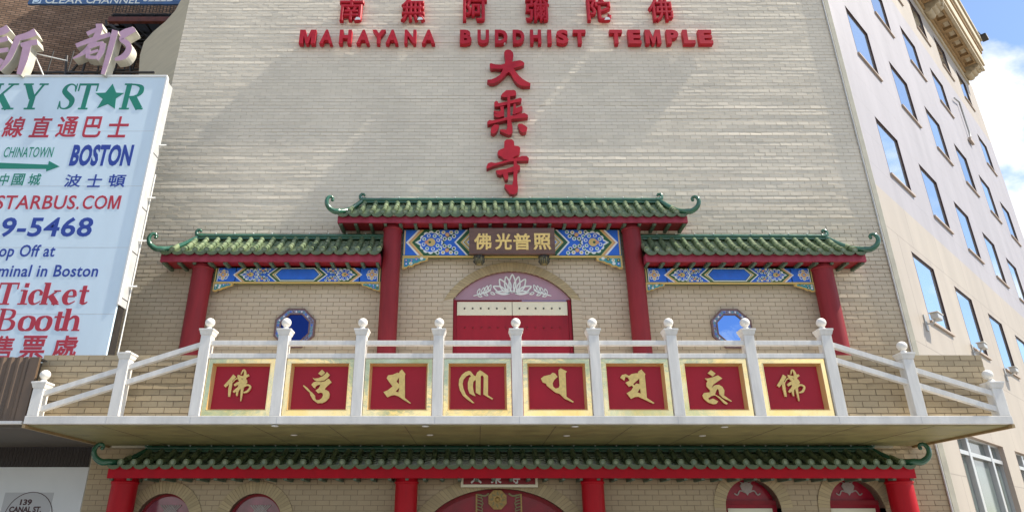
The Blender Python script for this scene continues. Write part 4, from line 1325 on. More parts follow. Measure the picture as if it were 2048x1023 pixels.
om_c = [(555, 335), (590, 350), (650, 345), (720, 315), (775, 270), (800, 238), (850, 290), (810, 340), (750, 385), (690, 395), (620, 395), (580, 370)]
om_b = [(880, 415), (835, 355), (815, 357), (760, 398), (700, 410), (620, 400), (570, 415), (535, 455), (570, 500), (600, 520), (600, 505), (625, 470), (665, 455), (690, 465), (660, 515), (605, 555), (650, 600), (690, 590), (720, 595), (735, 630), (715, 680), (670, 715), (620, 715), (600, 690), (595, 640), (545, 585), (520, 570), (470, 510), (400, 460), (395, 480), (450, 540), (505, 590), (520, 640), (560, 710), (640, 770), (720, 770), (790, 735), (835, 680), (848, 620), (830, 570), (790, 545), (765, 540), (770, 515), (820, 465)]
ma = ([(715, 195), (775, 270), (765, 300), (765, 680), (870, 770), (850, 775), (740, 710), (660, 655), (590, 630), (530, 640), (465, 670), (400, 580), (470, 550), (555, 485), (470, 370), (455, 340), (480, 295), (560, 285), (640, 250), (665, 260), (680, 225)], [[(665, 335), (620, 400), (665, 445)], [(670, 505), (605, 570), (655, 585)]])
ni1 = [(490, 220), (525, 230), (580, 300), (612, 312), (610, 370), (570, 400), (560, 480), (575, 580), (605, 650), (560, 635), (500, 600), (475, 520), (475, 420), (500, 340), (530, 310), (505, 285), (450, 310), (400, 370), (385, 440), (400, 520), (440, 620), (510, 690), (585, 765), (560, 770), (470, 710), (390, 640), (340, 550), (318, 460), (325, 370), (370, 290), (430, 240)]
ni2 = [(680, 210), (720, 230), (810, 295), (820, 310), (818, 635), (905, 690), (890, 710), (740, 620), (745, 320), (720, 295), (695, 310), (690, 635), (610, 590), (610, 310), (630, 250)]
pa = [(735, 175), (845, 230), (820, 255), (835, 660), (960, 745), (945, 760), (800, 690), (720, 610), (650, 590), (500, 470), (485, 435), (430, 415), (400, 350), (450, 310), (560, 285), (600, 250), (640, 265), (685, 320), (630, 370), (600, 430), (610, 490), (650, 520), (700, 510), (718, 470), (700, 250), (700, 205)]
dme = ([(790, 195), (860, 275), (850, 300), (885, 680), (1015, 765), (995, 780), (850, 710), (740, 660), (680, 665), (615, 695), (540, 600), (620, 550), (650, 500), (630, 470), (580, 490), (520, 420), (560, 400), (590, 380), (560, 330), (520, 320), (500, 385), (430, 335), (460, 290), (520, 275), (580, 305), (620, 275), (700, 260), (735, 260), (740, 230)], [[(755, 350), (650, 445), (675, 465), (700, 435), (762, 445)], [(770, 520), (725, 585), (780, 605)]])
hu_d = [(655, 205), (735, 265), (690, 315), (600, 260)]
hu = [(775, 295), (850, 350), (780, 395), (700, 450), (665, 510), (720, 465), (790, 455), (850, 490), (885, 550), (880, 640), (1015, 735), (1000, 745), (860, 680), (800, 620), (790, 550), (770, 525), (745, 560), (725, 620), (800, 660), (940, 770), (930, 795), (880, 775), (800, 690), (730, 635), (660, 650), (610, 690), (625, 715), (690, 690), (780, 740), (750, 780), (700, 790), (610, 760), (540, 700), (510, 640), (540, 595), (640, 585), (640, 550), (580, 480), (580, 420), (600, 400), (555, 345), (600, 350), (680, 330)]
emb = [([], fo), ([om_d, om_c, om_b], []), ([ma], []), ([ni1, ni2], []), ([pa], []), ([dme], []), ([hu_d, hu], []), ([], fo)]
plab = ['a two-part Chinese character, nearest the billboard', 'a curled sign under a crescent and dot', 'an angular two-looped sign', 'a sign like a curved letter M', 'a sign like a hooked cup with a tail', 'a two-holed sign with a curled top', 'a curling ribbon sign under a square dot', 'a two-part Chinese character, nearest the pale stone building']
GP = 'red emblem panels along the balcony'
EY = BYP - 0.035
for i in range(8):
    xa, xb = posts[i] + 0.0885, posts[i + 1] - 0.0885
    z0, z1 = SZ1 + 0.005, 4.385
    xm = (xa + xb) / 2
    t2 = thing('emblem_panel', 'brass-framed red panel with gold emblem, ' + plab[i], 'panel', (xm, FY, z0), GP)
    x0, x1 = xa + 0.012, xb - 0.012
    ix0, ix1, iz0, iz1 = x0 + 0.078, x1 - 0.078, z0 + 0.10, z1 - 0.08
    mb = MB()
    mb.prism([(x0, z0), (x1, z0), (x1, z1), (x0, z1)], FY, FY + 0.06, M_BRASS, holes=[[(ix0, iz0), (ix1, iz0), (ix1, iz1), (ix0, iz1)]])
    # thin raised inner bead
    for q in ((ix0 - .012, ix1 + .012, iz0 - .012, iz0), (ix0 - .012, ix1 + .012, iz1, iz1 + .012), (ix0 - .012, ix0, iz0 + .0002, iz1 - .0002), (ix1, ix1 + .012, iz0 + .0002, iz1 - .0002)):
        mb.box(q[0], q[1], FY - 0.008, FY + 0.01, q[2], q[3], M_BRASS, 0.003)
    d = 0.03
    jx0, jx1, jz0, jz1 = ix0 + d, ix1 - d, iz0 + d, iz1 - d
    A4 = [(ix0, FY, iz0), (ix1, FY, iz0), (ix1, FY, iz1), (ix0, FY, iz1)]
    B4 = [(jx0, BYP, jz0), (jx1, BYP, jz0), (jx1, BYP, jz1), (jx0, BYP, jz1)]
    mb.add(A4 + B4, [(0, 1, 5, 4), (1, 2, 6, 5), (2, 3, 7, 6), (3, 0, 4, 7)], M_BRASSIN)
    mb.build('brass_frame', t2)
    mb = MB(); mb.box(jx0 - 0.02, jx1 + 0.02, BYP, BYP + 0.03, jz0 - 0.02, jz1 + 0.02, M_PANELRED); mb.build('red_board', t2)
    src = 0 if i in (0, 7) else i
    Zp_ = zoomed(zoom_p[src], 1364)
    off = (posts[i] - posts[src])
    def fm(X, Y):
        p = at(*Zp_(X, Y), EY); return (p.x + off, p.z)
    mb = MB()
    polys, br = emb[i]
    for k, pl in enumerate(polys):
        pl, hs = (pl if isinstance(pl, tuple) else (pl, []))
        mb.prism([fm(*q) for q in pl], EY - k * 0.001, BYP - 0.008, M_GOLD, holes=[[fm(*q) for q in h] for h in hs], side=M_GOLDSIDE)
    if br: mb.brush(br, fm, EY, BYP - 0.008, M_GOLD, step=0.0012, side=M_GOLDSIDE)
    mb.build('gold_emblem', t2)

# brick parapet walls behind the sloping rails
def parapet(label, x0, x1):
    y0, y1, zt = 11.55, 11.75, 4.53
    mb = MB()
    r2 = random.Random(int(x0 * 10))
    rows = round((zt - SZ1) / 0.1)
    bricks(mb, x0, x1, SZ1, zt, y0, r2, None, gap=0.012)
    mb.box(x0, x1, y0 + 0.009, y1, SZ1, zt - 0.002, M_MORTAR)
    o = mb.build('parapet_wall')
    tag(o, label, 'parapet', kind='thing')
parapet('low cream brick parapet behind the sloping rails beside the billboard', -7.62, -4.72)
parapet('low cream brick parapet behind the sloping rails beside the pale stone building', 6.06, 8.85)

# ------------------------------------------------------------------ neighbouring shop on the left
SY = 12.4
sx1 = -7.02
sz0, sz1 = 4.60, at(100, 154.5, SY).z
t = thing('billboard', 'large pale blue bus company billboard with green, red and blue lettering', 'billboard', (-9, SY, sz0))
mb = MB(); mb.box(-11.2, sx1, SY, SY + 0.05, sz0, sz1, M_BOARD)
for zz in (sz0 + 0.95, sz0 + 2.35, sz0 + 3.75, sz0 + 5.1):
    mb.box(-11.2, sx1, SY - 0.001, SY + 0.01, zz, zz + 0.006, M_GREY)
mb.build('sign_face', t)
mb = MB()
mb.box(-11.2, sx1 + 0.02, SY - 0.02, SY + 0.06, sz1 + 0.0005, sz1 + 0.05, M_BOARDFR, 0.005)
mb.box(sx1 + 0.0005, sx1 + 0.04, SY - 0.02, SY + 0.06, 5.75, sz1, M_BOARDFR, 0.005)
mb.build('white_edging', t)
mb = MB()
mb.box(sx1 - 0.03, sx1 + 0.03, SY + 0.061, SY + 0.30, 5.75, sz1 - 0.08, M_GREY)
mb.box(sx1 - 0.02, sx1 + 0.01, SY + 0.061, SY + 0.28, sz0, 5.75, M_IRON)  # black sheet stands in for the shade inside the open side
mb.tube([(sx1 + 0.05, SY + 0.31, sz0), (sx1 + 0.05, SY + 0.31, sz0 + 4.2)], 0.014, M_BOARDFR, 8)
for zz in (5.9, 6.9, 7.9, 9.2):
    mb.box(sx1 + 0.03, sx1 + 0.034, SY + 0.061, SY + 0.3, zz, zz + 0.015, M_IRON)
    mb.tube([(sx1 + 0.03, SY + 0.25, zz + 0.3), (sx1 + 0.16, SY + 0.3, zz + 0.33)], 0.02, M_BOARDFR, 8)
mb.build('side_casing', t)
Z1 = zoomed((0, 150, 350, 440), 1235); Z2 = zoomed((0, 430, 350, 720), 1235)
TYB = SY - 0.004
def words(name, items, bevel=0.0):
    mb = MB()
    for (s, Z, l, r, yb_, yt, m, bold) in items:
        a = Z(l, yb_); b = Z(r, yb_); c = Z(l, yt)
        text_px(s, a[0], b[0], a[1], c[1], TYB, 0.0035, m, bold, into=mb, space=1.06, bevel=bevel)
    return mb.build(name, t)
GLY = {
 'K': [([(.16, 0), (.16, 1)], .2), ([(.24, .42), (.72, .97)], .07), ([(.34, .55), (.78, .02)], .2), ([(0, .03), (.34, .03)], .06), ([(0, .97), (.34, .97)], .06), ([(.52, .97), (.92, .97)], .06), ([(.56, .03), (1, .03)], .06)],
 'Y': [([(.18, .97), (.5, .42)], .2), ([(.82, .97), (.54, .44)], .07), ([(.52, .48), (.52, .02)], .2), ([(0, .97), (.4, .97)], .06), ([(.64, .97), (1, .97)], .06), ([(.3, .03), (.74, .03)], .06)],
 'S': [([(.88, .72), (.8, .9), (.52, .97), (.25, .88), (.2, .7), (.5, .53), (.82, .36), (.8, .13), (.5, .03), (.2, .08), (.08, .28)], [.05, .06, .07, .14, .22, .26, .24, .16, .07, .06, .05]), ([(.9, .99), (.9, .68)], .07), ([(.07, .01), (.07, .32)], .07)],
 'T': [([(.5, .02), (.5, .98)], .24), ([(0, .96), (1, .96)], .08), ([(.035, .98), (.035, .7)], .07), ([(.965, .98), (.965, .7)], .07), ([(.26, .03), (.74, .03)], .06)],
 'R': [([(.2, 0), (.2, 1)], .22), ([(.2, .965), (.5, .95), (.74, .86), (.76, .66), (.6, .51), (.25, .48)], [.07, .08, .18, .22, .1, .06]), ([(.45, .5), (.84, .03)], .22), ([(0, .03), (.42, .03)], .06), ([(0, .97), (.3, .97)], .06), ([(.7, .03), (1, .03)], .06)],
 'B': [([(.2, 0), (.2, 1)], .22), ([(.2, .965), (.52, .95), (.74, .86), (.74, .66), (.58, .55), (.25, .525)], [.07, .08, .2, .22, .1, .06]), ([(.25, .525), (.6, .5), (.84, .36), (.82, .14), (.58, .04), (.2, .035)], [.06, .08, .24, .24, .08, .07]), ([(0, .03), (.3, .03)], .06), ([(0, .97), (.3, .97)], .06)],
 'i': [([(.5, .02), (.5, .66)], .46), ([(.0, .64), (.5, .64)], .06), ([(0, .03), (1, .03)], .06), ([(.28, .88), (.72, .88)], .2)],
 'c': [([(.86, .5), (.74, .62), (.5, .655), (.24, .54), (.18, .33), (.28, .11), (.55, .03), (.92, .16)], [.2, .12, .08, .22, .34, .26, .1, .05]), ([(.72, .5), (.94, .5)], .16)],
 'k': [([(.2, 0), (.2, 1)], .28), ([(0, .97), (.2, .97)], .06), ([(.3, .3), (.76, .6)], .07), ([(.46, .42), (.86, .03)], .24), ([(0, .03), (.42, .03)], .06), ([(.62, .03), (1, .03)], .06), ([(.6, .62), (.96, .62)], .06)],
 'e': [([(.18, .37), (.86, .37)], .07), ([(.84, .37), (.76, .58), (.52, .655), (.27, .55), (.18, .33), (.28, .11), (.56, .03), (.94, .16)], [.22, .2, .08, .22, .34, .26, .1, .05])],
 't': [([(.44, .12), (.44, .86)], .4), ([(0, .62), (.9, .62)], .08), ([(.44, .14), (.62, .04), (.98, .12)], [.34, .14, .05])],
 'o': [([(.5, .655), (.2, .55), (.14, .33), (.22, .1), (.5, .025)], [.08, .24, .3, .24, .08]), ([(.5, .655), (.8, .55), (.86, .33), (.78, .1), (.5, .025)], [.08, .24, .3, .24, .08])],
 'h': [([(.18, 0), (.18, 1)], .28), ([(0, .97), (.2, .97)], .06), ([(.3, .48), (.52, .63), (.74, .52), (.76, .02)], [.08, .16, .26, .28]), ([(0, .03), (.4, .03)], .06), ([(.56, .03), (1, .03)], .06)],
}
def serif(mb, ch, Z, l, r, yb_, yt, m):
    a = at(*Z(l, yb_), TYB); b = at(*Z(r, yb_), TYB); c = at(*Z(l, yt), TYB)
    w, h = b.x - a.x, c.z - a.z
    # widths are given in cap heights for level strokes and in letter widths for stems, so scale strokes in a square space
    S = []
    for pts, ws in GLY[ch]:
        S.append(([(u * w, v * h) for u, v in pts], [q * (w if (len(pts) == 2 and abs(pts[0][0] - pts[1][0]) < .5 * abs(pts[0][1] - pts[1][1])) else h * 0.75 if len(pts) > 2 else h) for q in (ws if hasattr(ws, '__len__') else [ws] * len(pts))]))
    mb.brush(S, lambda u, v: (a.x + u, a.z + v), TYB, SY - 0.0005, m, step=0.0005)
for ch, l, r in (('K', -95, 92), ('Y', 112, 290), ('S', 398, 508), ('T', 512, 652), ('R', 838, 1005)):
    mb = MB(); serif(mb, ch, Z1, l, r, 243, 60, M_SGREEN); mb.build('green_letter', t)
mb = MB()
star = [(795, 62), (820, 125), (875, 128), (818, 165), (810, 238), (760, 205), (685, 235), (725, 170), (672, 128), (745, 125)]
mb.prism([(at(*Z1(*q), TYB).x, at(*Z1(*q), TYB).z) for q in star][::-1], TYB - 0.003, SY - 0.0005, M_SGREEN)
mb.build('green_star', t)
words('red_chinese_line', [(c_, Z1, l, r, 440, 292, M_SRED, 0.0) for c_, l, r in (('線', 5, 150), ('直', 198, 338), ('通', 382, 528), ('巴', 572, 700), ('士', 748, 888))], bevel=0.018)
words('chinatown_line', [('CHINATOWN', Z1, 18, 364, 580, 508, M_SGREEN, 0.004)])
words('green_chinese_line', [(c_, Z1, l, r, 778, 695, M_SGREEN, 0.0) for c_, l, r in (('中', -14, 48), ('國', 74, 158), ('城', 190, 275))], bevel=0.012)
mb = MB(); arrow = [(-160, 612), (340, 632), (345, 605), (420, 645), (325, 680), (325, 662), (-160, 660)]
mb.prism([(at(*Z1(*q), TYB).x, at(*Z1(*q), TYB).z) for q in arrow][::-1], TYB, SY - 0.0005, M_SGREEN); mb.build('green_arrow', t)
words('boston_line', [('BOSTON', Z1, 483, 915, 642, 490, M_SBLUE, 0.042)])
words('blue_chinese_line', [(c_, Z1, l, r, 790, 700, M_SBLUE, 0.0) for c_, l, r in (('波', 445, 562), ('士', 606, 708), ('頓', 755, 876))], bevel=0.016)
o_ = MB()
for s_, l, r in (('STARBUS', -42, 522), ('.', 535, 552), ('CO', 572, 744)):
    a, b = Z1(l, 946), Z1(r, 946); c = Z1(l, 848 if s_ != '.' else 927)
    text_px(s_, a[0], b[0], a[1], c[1], TYB, 0.0035, M_SRED, 0.012, into=o_, space=1.05)
a, b, c = at(*Z1(756, 944), TYB), at(*Z1(838, 944), TYB), at(*Z1(756, 850), TYB)
o_.prism([(a.x + u * (b.x - a.x), a.z + v * (c.z - a.z)) for u, v in [(0, 0), (.18, 0), (.18, .72), (.42, 0), (.58, 0), (.82, .72), (.82, 0), (1, 0), (1, 1), (.74, 1), (.5, .27), (.26, 1), (0, 1)]], TYB, TYB + 0.0035, M_SRED)
o_.build('web_address', t)
words('phone_number', [('9-5468', Z2, -12, 636, 153, 14, M_SBLUE, 0.022)])
words('blue_notice', [('op Off at', Z2, -22, 372, 319, 208, M_SBLUE, 0.015)])
words('blue_notice', [('minal in Boston', Z2, -22, 684, 434, 350, M_SBLUE, 0.015)])
mb = MB()
for ch, l, r in (('T', -40, 98), ('i', 120, 188), ('c', 188, 286), ('k', 276, 412), ('e', 428, 528), ('t', 538, 614)): serif(mb, ch, Z2, l, r, 630, 475, M_SRED)
for ch, l, r in (('B', -40, 98), ('o', 114, 234), ('o', 236, 352), ('t', 360, 438), ('h', 428, 558)): serif(mb, ch, Z2, l, r, 815, 658, M_SRED)
mb.build('ticket_booth_words', t)
words('red_chinese_foot', [(c_, Z2, l, r, 1018, 848, M_SRED, 0.0) for c_, l, r in (('售', -75, 68), ('票', 118, 298), ('處', 350, 528))], bevel=0.022)

# pink channel letters on top of the billboard
NY = 12.3
Zn = zoomed((0, 0, 380, 170), 2048)
def zn(X, Y):
    p = at(*Zn(X, Y), NY); return (p.x, p.z)
GN = 'pink Chinese characters above the billboard'
o = glyph('channel_character', 'faded pink Chinese character above the billboard, nearer the temple corner', [], zn, NY, NY + 0.22, M_PINK, M_PINKSIDE, bstep=0.001,
      brush=[([(1068, 258), (1060, 350), (985, 480), (900, 570), (785, 632)], [72, 66, 60, 46, 12]), ([(938, 368), (1020, 330), (1110, 300)], [46, 42, 30]), ([(820, 495), (980, 435), (1190, 372)], [46, 50, 46]),
             ([(950, 530), (945, 630)], [50, 44]), ([(950, 515), (1050, 480), (1115, 470)], [40, 42, 46]), ([(1112, 465), (1095, 560), (1040, 640)], [60, 60, 50]), ([(965, 575), (1060, 545)], 30), ([(955, 622), (1050, 622)], 36),
             ([(1245, 330), (1180, 570), (1110, 805)], [70, 62, 44]), ([(1440, 322), (1350, 345), (1290, 372)], [66, 56, 40]), ([(1460, 320), (1340, 390), (1310, 430), (1370, 470), (1392, 530), (1340, 610), (1240, 645)], [50, 50, 46, 60, 66, 66, 30])], group=GN)
tag(o, o['label'], 'sign letter')
o = glyph('channel_character', 'faded pink Chinese character above the billboard, cut by the picture edge', [], zn, NY, NY + 0.22, M_PINK, M_PINKSIDE, bstep=0.001,
      brush=[([(-200, 330), (0, 345), (90, 300)], [60, 80, 76]), ([(-200, 440), (0, 435), (85, 412)], [50, 55, 52]), ([(-220, 560), (0, 548), (90, 535)], [50, 50, 46]), ([(-120, 450), (-120, 760)], 60), ([(-260, 700), (-60, 650), (20, 690)], [50, 70, 90]),
             ([(385, 345), (300, 385), (190, 415)], [80, 70, 60]), ([(200, 400), (150, 520), (90, 640), (0, 760)], [66, 66, 60, 20]), ([(405, 455), (320, 470), (225, 490)], [62, 56, 40]), ([(300, 470), (260, 640), (205, 805)], [90, 84, 52])], group=GN)
tag(o, o['label'], 'sign letter')
# supports of the letters
mb = MB()
for px in (90, 42, 131):
    p = at(px, 160, NY + 0.3)
    mb.tube([(p.x, p.y, sz1 - 0.1), (p.x, p.y, sz1 + 0.9)], 0.015, M_IRON, 8)
p0, p1 = at(73, 108, NY + 0.25), at(135, 122, NY + 0.25); mb.tube([p0, p1], 0.014, M_BOARDFR, 8)
p0, p1 = at(72, 115, NY + 0.25), at(88, 153, NY + 0.25); mb.tube([p0, p1], 0.014, M_BOARDFR, 8)
p0, p1 = at(134, 112, NY + 0.28), at(130, 156, NY + 0.28); mb.tube([p0, p1], 0.03, M_IRON, 8)
mb.box(-11.2, sx1 - 0.4, NY + 0.26, NY + 0.30, sz1 + 0.25, sz1 + 0.29, M_IRON)
tag(mb.build('letter_scaffold'), 'thin iron rods holding up the pink characters above the billboard', 'scaffold')

# shop canopy of corrugated metal
cy0 = 11.25
x1c = at(52, 838, cy0).x - 0.03
zc0, zc1 = at(20, 841, cy0).z, at(40, 713, cy0).z
t = thing('shop_canopy', 'brown corrugated metal shop canopy below the billboard', 'canopy', (-9, cy0, zc0))
mb = MB()
xs = -11.5
vs, fs = [], []
k = 0
while xs < x1c - 0.15:
    q = (k % 4)
    y = cy0 + (0.0 if q in (0, 1) else 0.028)
    vs += [(xs, y, zc0), (xs, y, zc1)]
    xs += 0.03 if q in (1, 3) else 0.04
    k += 1
n = len(vs) // 2
fs = [(2 * i, 2 * i + 2, 2 * i + 3, 2 * i + 1) for i in range(n - 1)]
mb.add(vs, fs, M_CORR)
mb.box(vs[-1][0] + 0.001, x1c, cy0 - 0.004, cy0 + 0.05, zc0, zc1, M_CORR, 0.006)
mb.box(-11.5, x1c - 0.021, cy0 + 0.06, 11.5, zc1 - 0.03, zc1 - 0.001, M_IRON)
mb.build('corrugated_fascia', t)
mb = MB(); mb.box(-11.5, PX0 - 0.045, cy0 - 0.03, cy0 + 0.08, at(20, 846.5, cy0 - 0.03).z, zc0 - 0.002, M_SLAB, 0.005); mb.build('white_edge', t)
mb = MB(); mb.box(-11.5, PX0 - 0.045, cy0 + 0.081, WY - 0.06, zc0 - 0.1, zc0 - 0.05, M_DKSOFFIT); mb.build('dark_soffit', t)
# shop front with shutter and white board
SX1 = XL - 0.02
t = thing('shop_building', 'shop front with a dark rolled shutter above a plain white board', 'shop front', (-9.5, WY, 0))
zw = at(150, 933, WY).z
mb = MB(); mb.box(-12, SX1, WY, WY + 0.06, 0, zw, M_SHOPWHITE, 0.006); mb.build('white_board', t)
mb = MB()
vs = []; x = -12; k = 0
while x < SX1:
    vs += [(x, WY + 0.02 * (k % 2), zw + 0.002), (x, WY + 0.02 * (k % 2), 3.4)]; x += 0.035; k += 1
n = len(vs) // 2
mb.add(vs, [(2 * i, 2 * i + 2, 2 * i + 3, 2 * i + 1) for i in range(n - 1)], M_SHUT)
mb.build('shutter', t)
mb = MB(); mb.box(-12, SX1, WY + 0.1, WY + 0.4, 0, 6.0, M_DKSOFFIT); mb.build('back_wall', t)
Zs = zoomed((0, 900, 260, 1023), 2048)
sw = WY - 0.004
t = thing('address_notice', 'grey paper notice with a circled street address on the white shop board', 'notice', at(50, 1000, sw))
a, b, c = at(*Zs(85, 660), sw), at(*Zs(850, 655), sw), at(*Zs(0, 1500), sw)
mb = MB(); mb.box(a.x, b.x, sw, WY - 0.0005, a.z - 1.0, a.z, M_PAPER); mb.build('paper', t)
cc = at(*Zs(430, 1060), sw); rr = (at(*Zs(770, 940), sw).x - at(*Zs(40, 940), sw).x) / 2 * 1.03
st = [([(cc.x + rr * math.cos(q), at(*Zs(430, 662), sw).z - rr * 0.98 + rr * math.sin(q)) for q in [i * math.pi / 16 for i in range(33)]], 0.013)]
mb = MB(); mb.brush(st, lambda u, v: (u, v), sw - 0.003, sw, M_INK, smooth=False); mb.build('circle', t)
mb = MB()
text_px('139', *(Zs(305, 860)[0], Zs(490, 860)[0], Zs(305, 860)[1], Zs(305, 765)[1]), sw - 0.003, 0.003, M_INK, 0.04, into=mb)
text_px('CANAL ST.', *(Zs(132, 972)[0], Zs(640, 972)[0], Zs(132, 972)[1], Zs(132, 878)[1]), sw - 0.003, 0.003, M_INK, 0.04, into=mb)
mb.build('address_lettering', t)

# ------------------------------------------------------------------ brown brick building behind
BBY = 17.2
mb = MB(); mb.box(-16, 0, 0, 8, 0, 28, M_BROWNBR)
t = mb.build('brown_brick_building')
t.location = (-7.95, BBY + 0.7, 0); t.rotation_euler = (0, 0, R(14))
tag(t, 'old brown brick building behind the pink characters', 'building')
# fire escape on it
t = thing('fire_escape', 'dark iron fire escape with a rust red beam on the brown brick building', 'fire escape', (-9.5, 16.4, 12))
FYE = 16.0
p0, p1 = at(216, 38, FYE), at(360, 36, FYE)
zf = p0.z
mb = MB(); mb.box(p0.x, p1.x + 0.4, FYE, FYE + 0.12, zf - 0.09, zf + 0.09, M_RUST, 0.01); mb.build('steel_beam', t)
mb = MB()
for i in range(34):
    yy = FYE + 0.14 + i * 0.045
    mb.box(p0.x, p1.x + 0.4, yy, yy + 0.012, zf + 0.30, zf + 0.34, M_IRON)
for i in range(7):
    x = p0.x + (p1.x - p0.x + .4) * i / 6
    mb.box(x, x + 0.03, FYE + 0.13, BBY, zf + 0.25, zf + 0.2995, M_IRON)
mb.build('grating', t)
mb = MB()
for i in range(26):
    x = p0.x + (p1.x - p0.x + .4) * i / 25
    mb.tube([(x, FYE + 0.1, zf + 0.35), (x, FYE + 0.1, zf + 1.3)], 0.012, M_IRON, 6)
for zz in (0.8, 1.3): mb.tube([(p0.x, FYE + 0.1, zf + zz), (p1.x + 0.4, FYE + 0.1, zf + zz)], 0.02, M_IRON, 6)
mb.build('guard_rail', t)
mb = MB()
for k in range(10):
    a = at(232 + k * 13, 62 + k * 7, BBY - 0.35)
    mb.box(a.x - 0.35, a.x + 0.35, a.y - 0.25, a.y, a.z - 0.02, a.z + 0.02, M_IRON)
a, b = at(220, 50, BBY - 0.6), at(330, 130, BBY - 0.6)
mb.tube([a, b], 0.05, M_IRON, 8)
a, b = at(250, 40, BBY - 0.3), at(350, 120, BBY - 0.3)
mb.tube([a, b], 0.05, M_IRON, 8)
mb.build('stair_flight', t)
mb = MB()
for q in (((212, 42), (230, 160)), ((255, 42), (262, 160)), ((190, 60), (160, 160)), ((230, 44), (130, 158)), ((335, 42), (278, 160))):
    mb.tube([at(*q[0], BBY - 0.5), at(*q[1], BBY - 0.5)], 0.035, M_IRON, 8)
for k in range(9):
    mb.tube([at(196 + k * 19, 50, BBY - 0.25), at(176 + k * 17, 156, BBY - 0.25)], 0.022, M_IRON, 6)
for k in range(5):
    a = at(200, 62 + k * 20, BBY - 0.3); b = at(310 - k * 5, 58 + k * 20, BBY - 0.3)
    mb.tube([a, b], 0.028, M_IRON, 6)
mb.build('brace', t)
# sign strip above
VY = 15.2
a, b = at(55, 8.5, VY), at(292, 8.5, VY)
t = thing('sign_strip', 'narrow blue sign strip of a billboard owner at the upper edge', 'sign', ((a.x + b.x) / 2, VY, a.z))
mb = MB(); mb.box(a.x, b.x + 1.0, VY, VY + 0.06, a.z, a.z + 0.42, M_STRIP, 0.005); mb.build('strip', t)
mb = MB()
l, r = at(88, 7, VY - 0.004), at(279, 7, VY - 0.004)
w = r.x - l.x
for s, f0, f1, h in (('C', 0, .075, .30), ('LEAR', .08, .40, .235), ('C', .43, .505, .30), ('HANNEL', .51, 1.0, .235)):
    text_mb(s, l.x + w * f0, l.x + w * f1, l.z, l.z + h, VY - 0.004, VY - 0.0005, M_BWHITE, 0.005, 0.1, into=mb)
q = at(284, 3, VY - 0.004); q2 = at(345, 3, VY - 0.004)
text_mb('0222B', q.x, q2.x, q.z, q.z + .25, VY - 0.004, VY - 0.0005, M_BWHITE, 0.02, 0.1, into=mb)
q = at(64, 7, VY - 0.004)
mb.box(q.x, q.x + 0.24, VY - 0.003, VY - 0.0005, q.z, q.z + 0.22, M_BOARD)
mb.brush([([(q.x + .04, q.z + .05), (q.x + .12, q.z + .03), (q.x + .19, q.z + .08), (q.x + .19, q.z + .16)], .03)], lambda u, v: (u, v), VY - 0.005, VY - 0.002, M_STRIP)
mb.build('lettering', t)

# ------------------------------------------------------------------ pale stone building on the right
dv = Vector((0.735, 0.678, 0)).normalized()
inn = Vector((-dv.y, dv.x, 0))
MR = Matrix(((dv.x, inn.x, 0, XR), (dv.y, inn.y, 0, WY), (0, 0, 1, 0), (0, 0, 0, 1)))
def rb(px, py, off=0.0):
    """(s, z) on the facade plane of the right-hand building"""
    r = ray(px, py)
    n = -inn
    P = Vector((XR, WY, 0)) + n * off
    tt = P.dot(n) / r.dot(n)
    q = r * tt
    return ((q - P).dot(dv), q.z + CAM_Z)
office = thing('office_building', 'pale stone faced office building with rows of square blue windows and a carved cornice', 'building', (XR + 6, WY + 6, 0))
LEN = 24.2
HGT = 24.3
WIN = []
for k in range(6):
    s = 1.80 + 3.65 * k
    for (za, zb) in ((6.30, 8.07), (10.27, 12.02), (14.14, 15.85), (17.88, 19.5), (21.65, 23.3)):
        if k == 4 and za == 17.88: continue
        WIN.append((s, s + 1.78, za, zb))
for k in range(4):
    s = 1.35 + 5.6 * k
    WIN.append((s, s + 4.3, 0.2, 3.72))
bands = [(0, 9.35, M_STONEB), (9.35, 20.7, M_STONEA), (20.7, HGT, M_STONEB)]
mb = MB(MR)
for z0, z1, m in bands:
    hs = [[(a, c), (b, c), (b, d), (a, d)] for a, b, c, d in WIN if c > z0 and d < z1]
    mb.prism([(0.0, z0), (LEN, z0), (LEN, z1), (0.0, z1)], 0.0, 0.25, m, holes=hs)
mb.box(LEN - 0.02, LEN, 0.251, 14, 0, HGT, M_STONEB)
mb.box(0.1, LEN - 0.03, 0.26, 0.30, 0, HGT, M_DARK)
mb.box(0.1, LEN - 0.03, 0.6, 14, HGT - 0.3, HGT - 0.1, M_GREY)
mb.build('facade_wall', office)
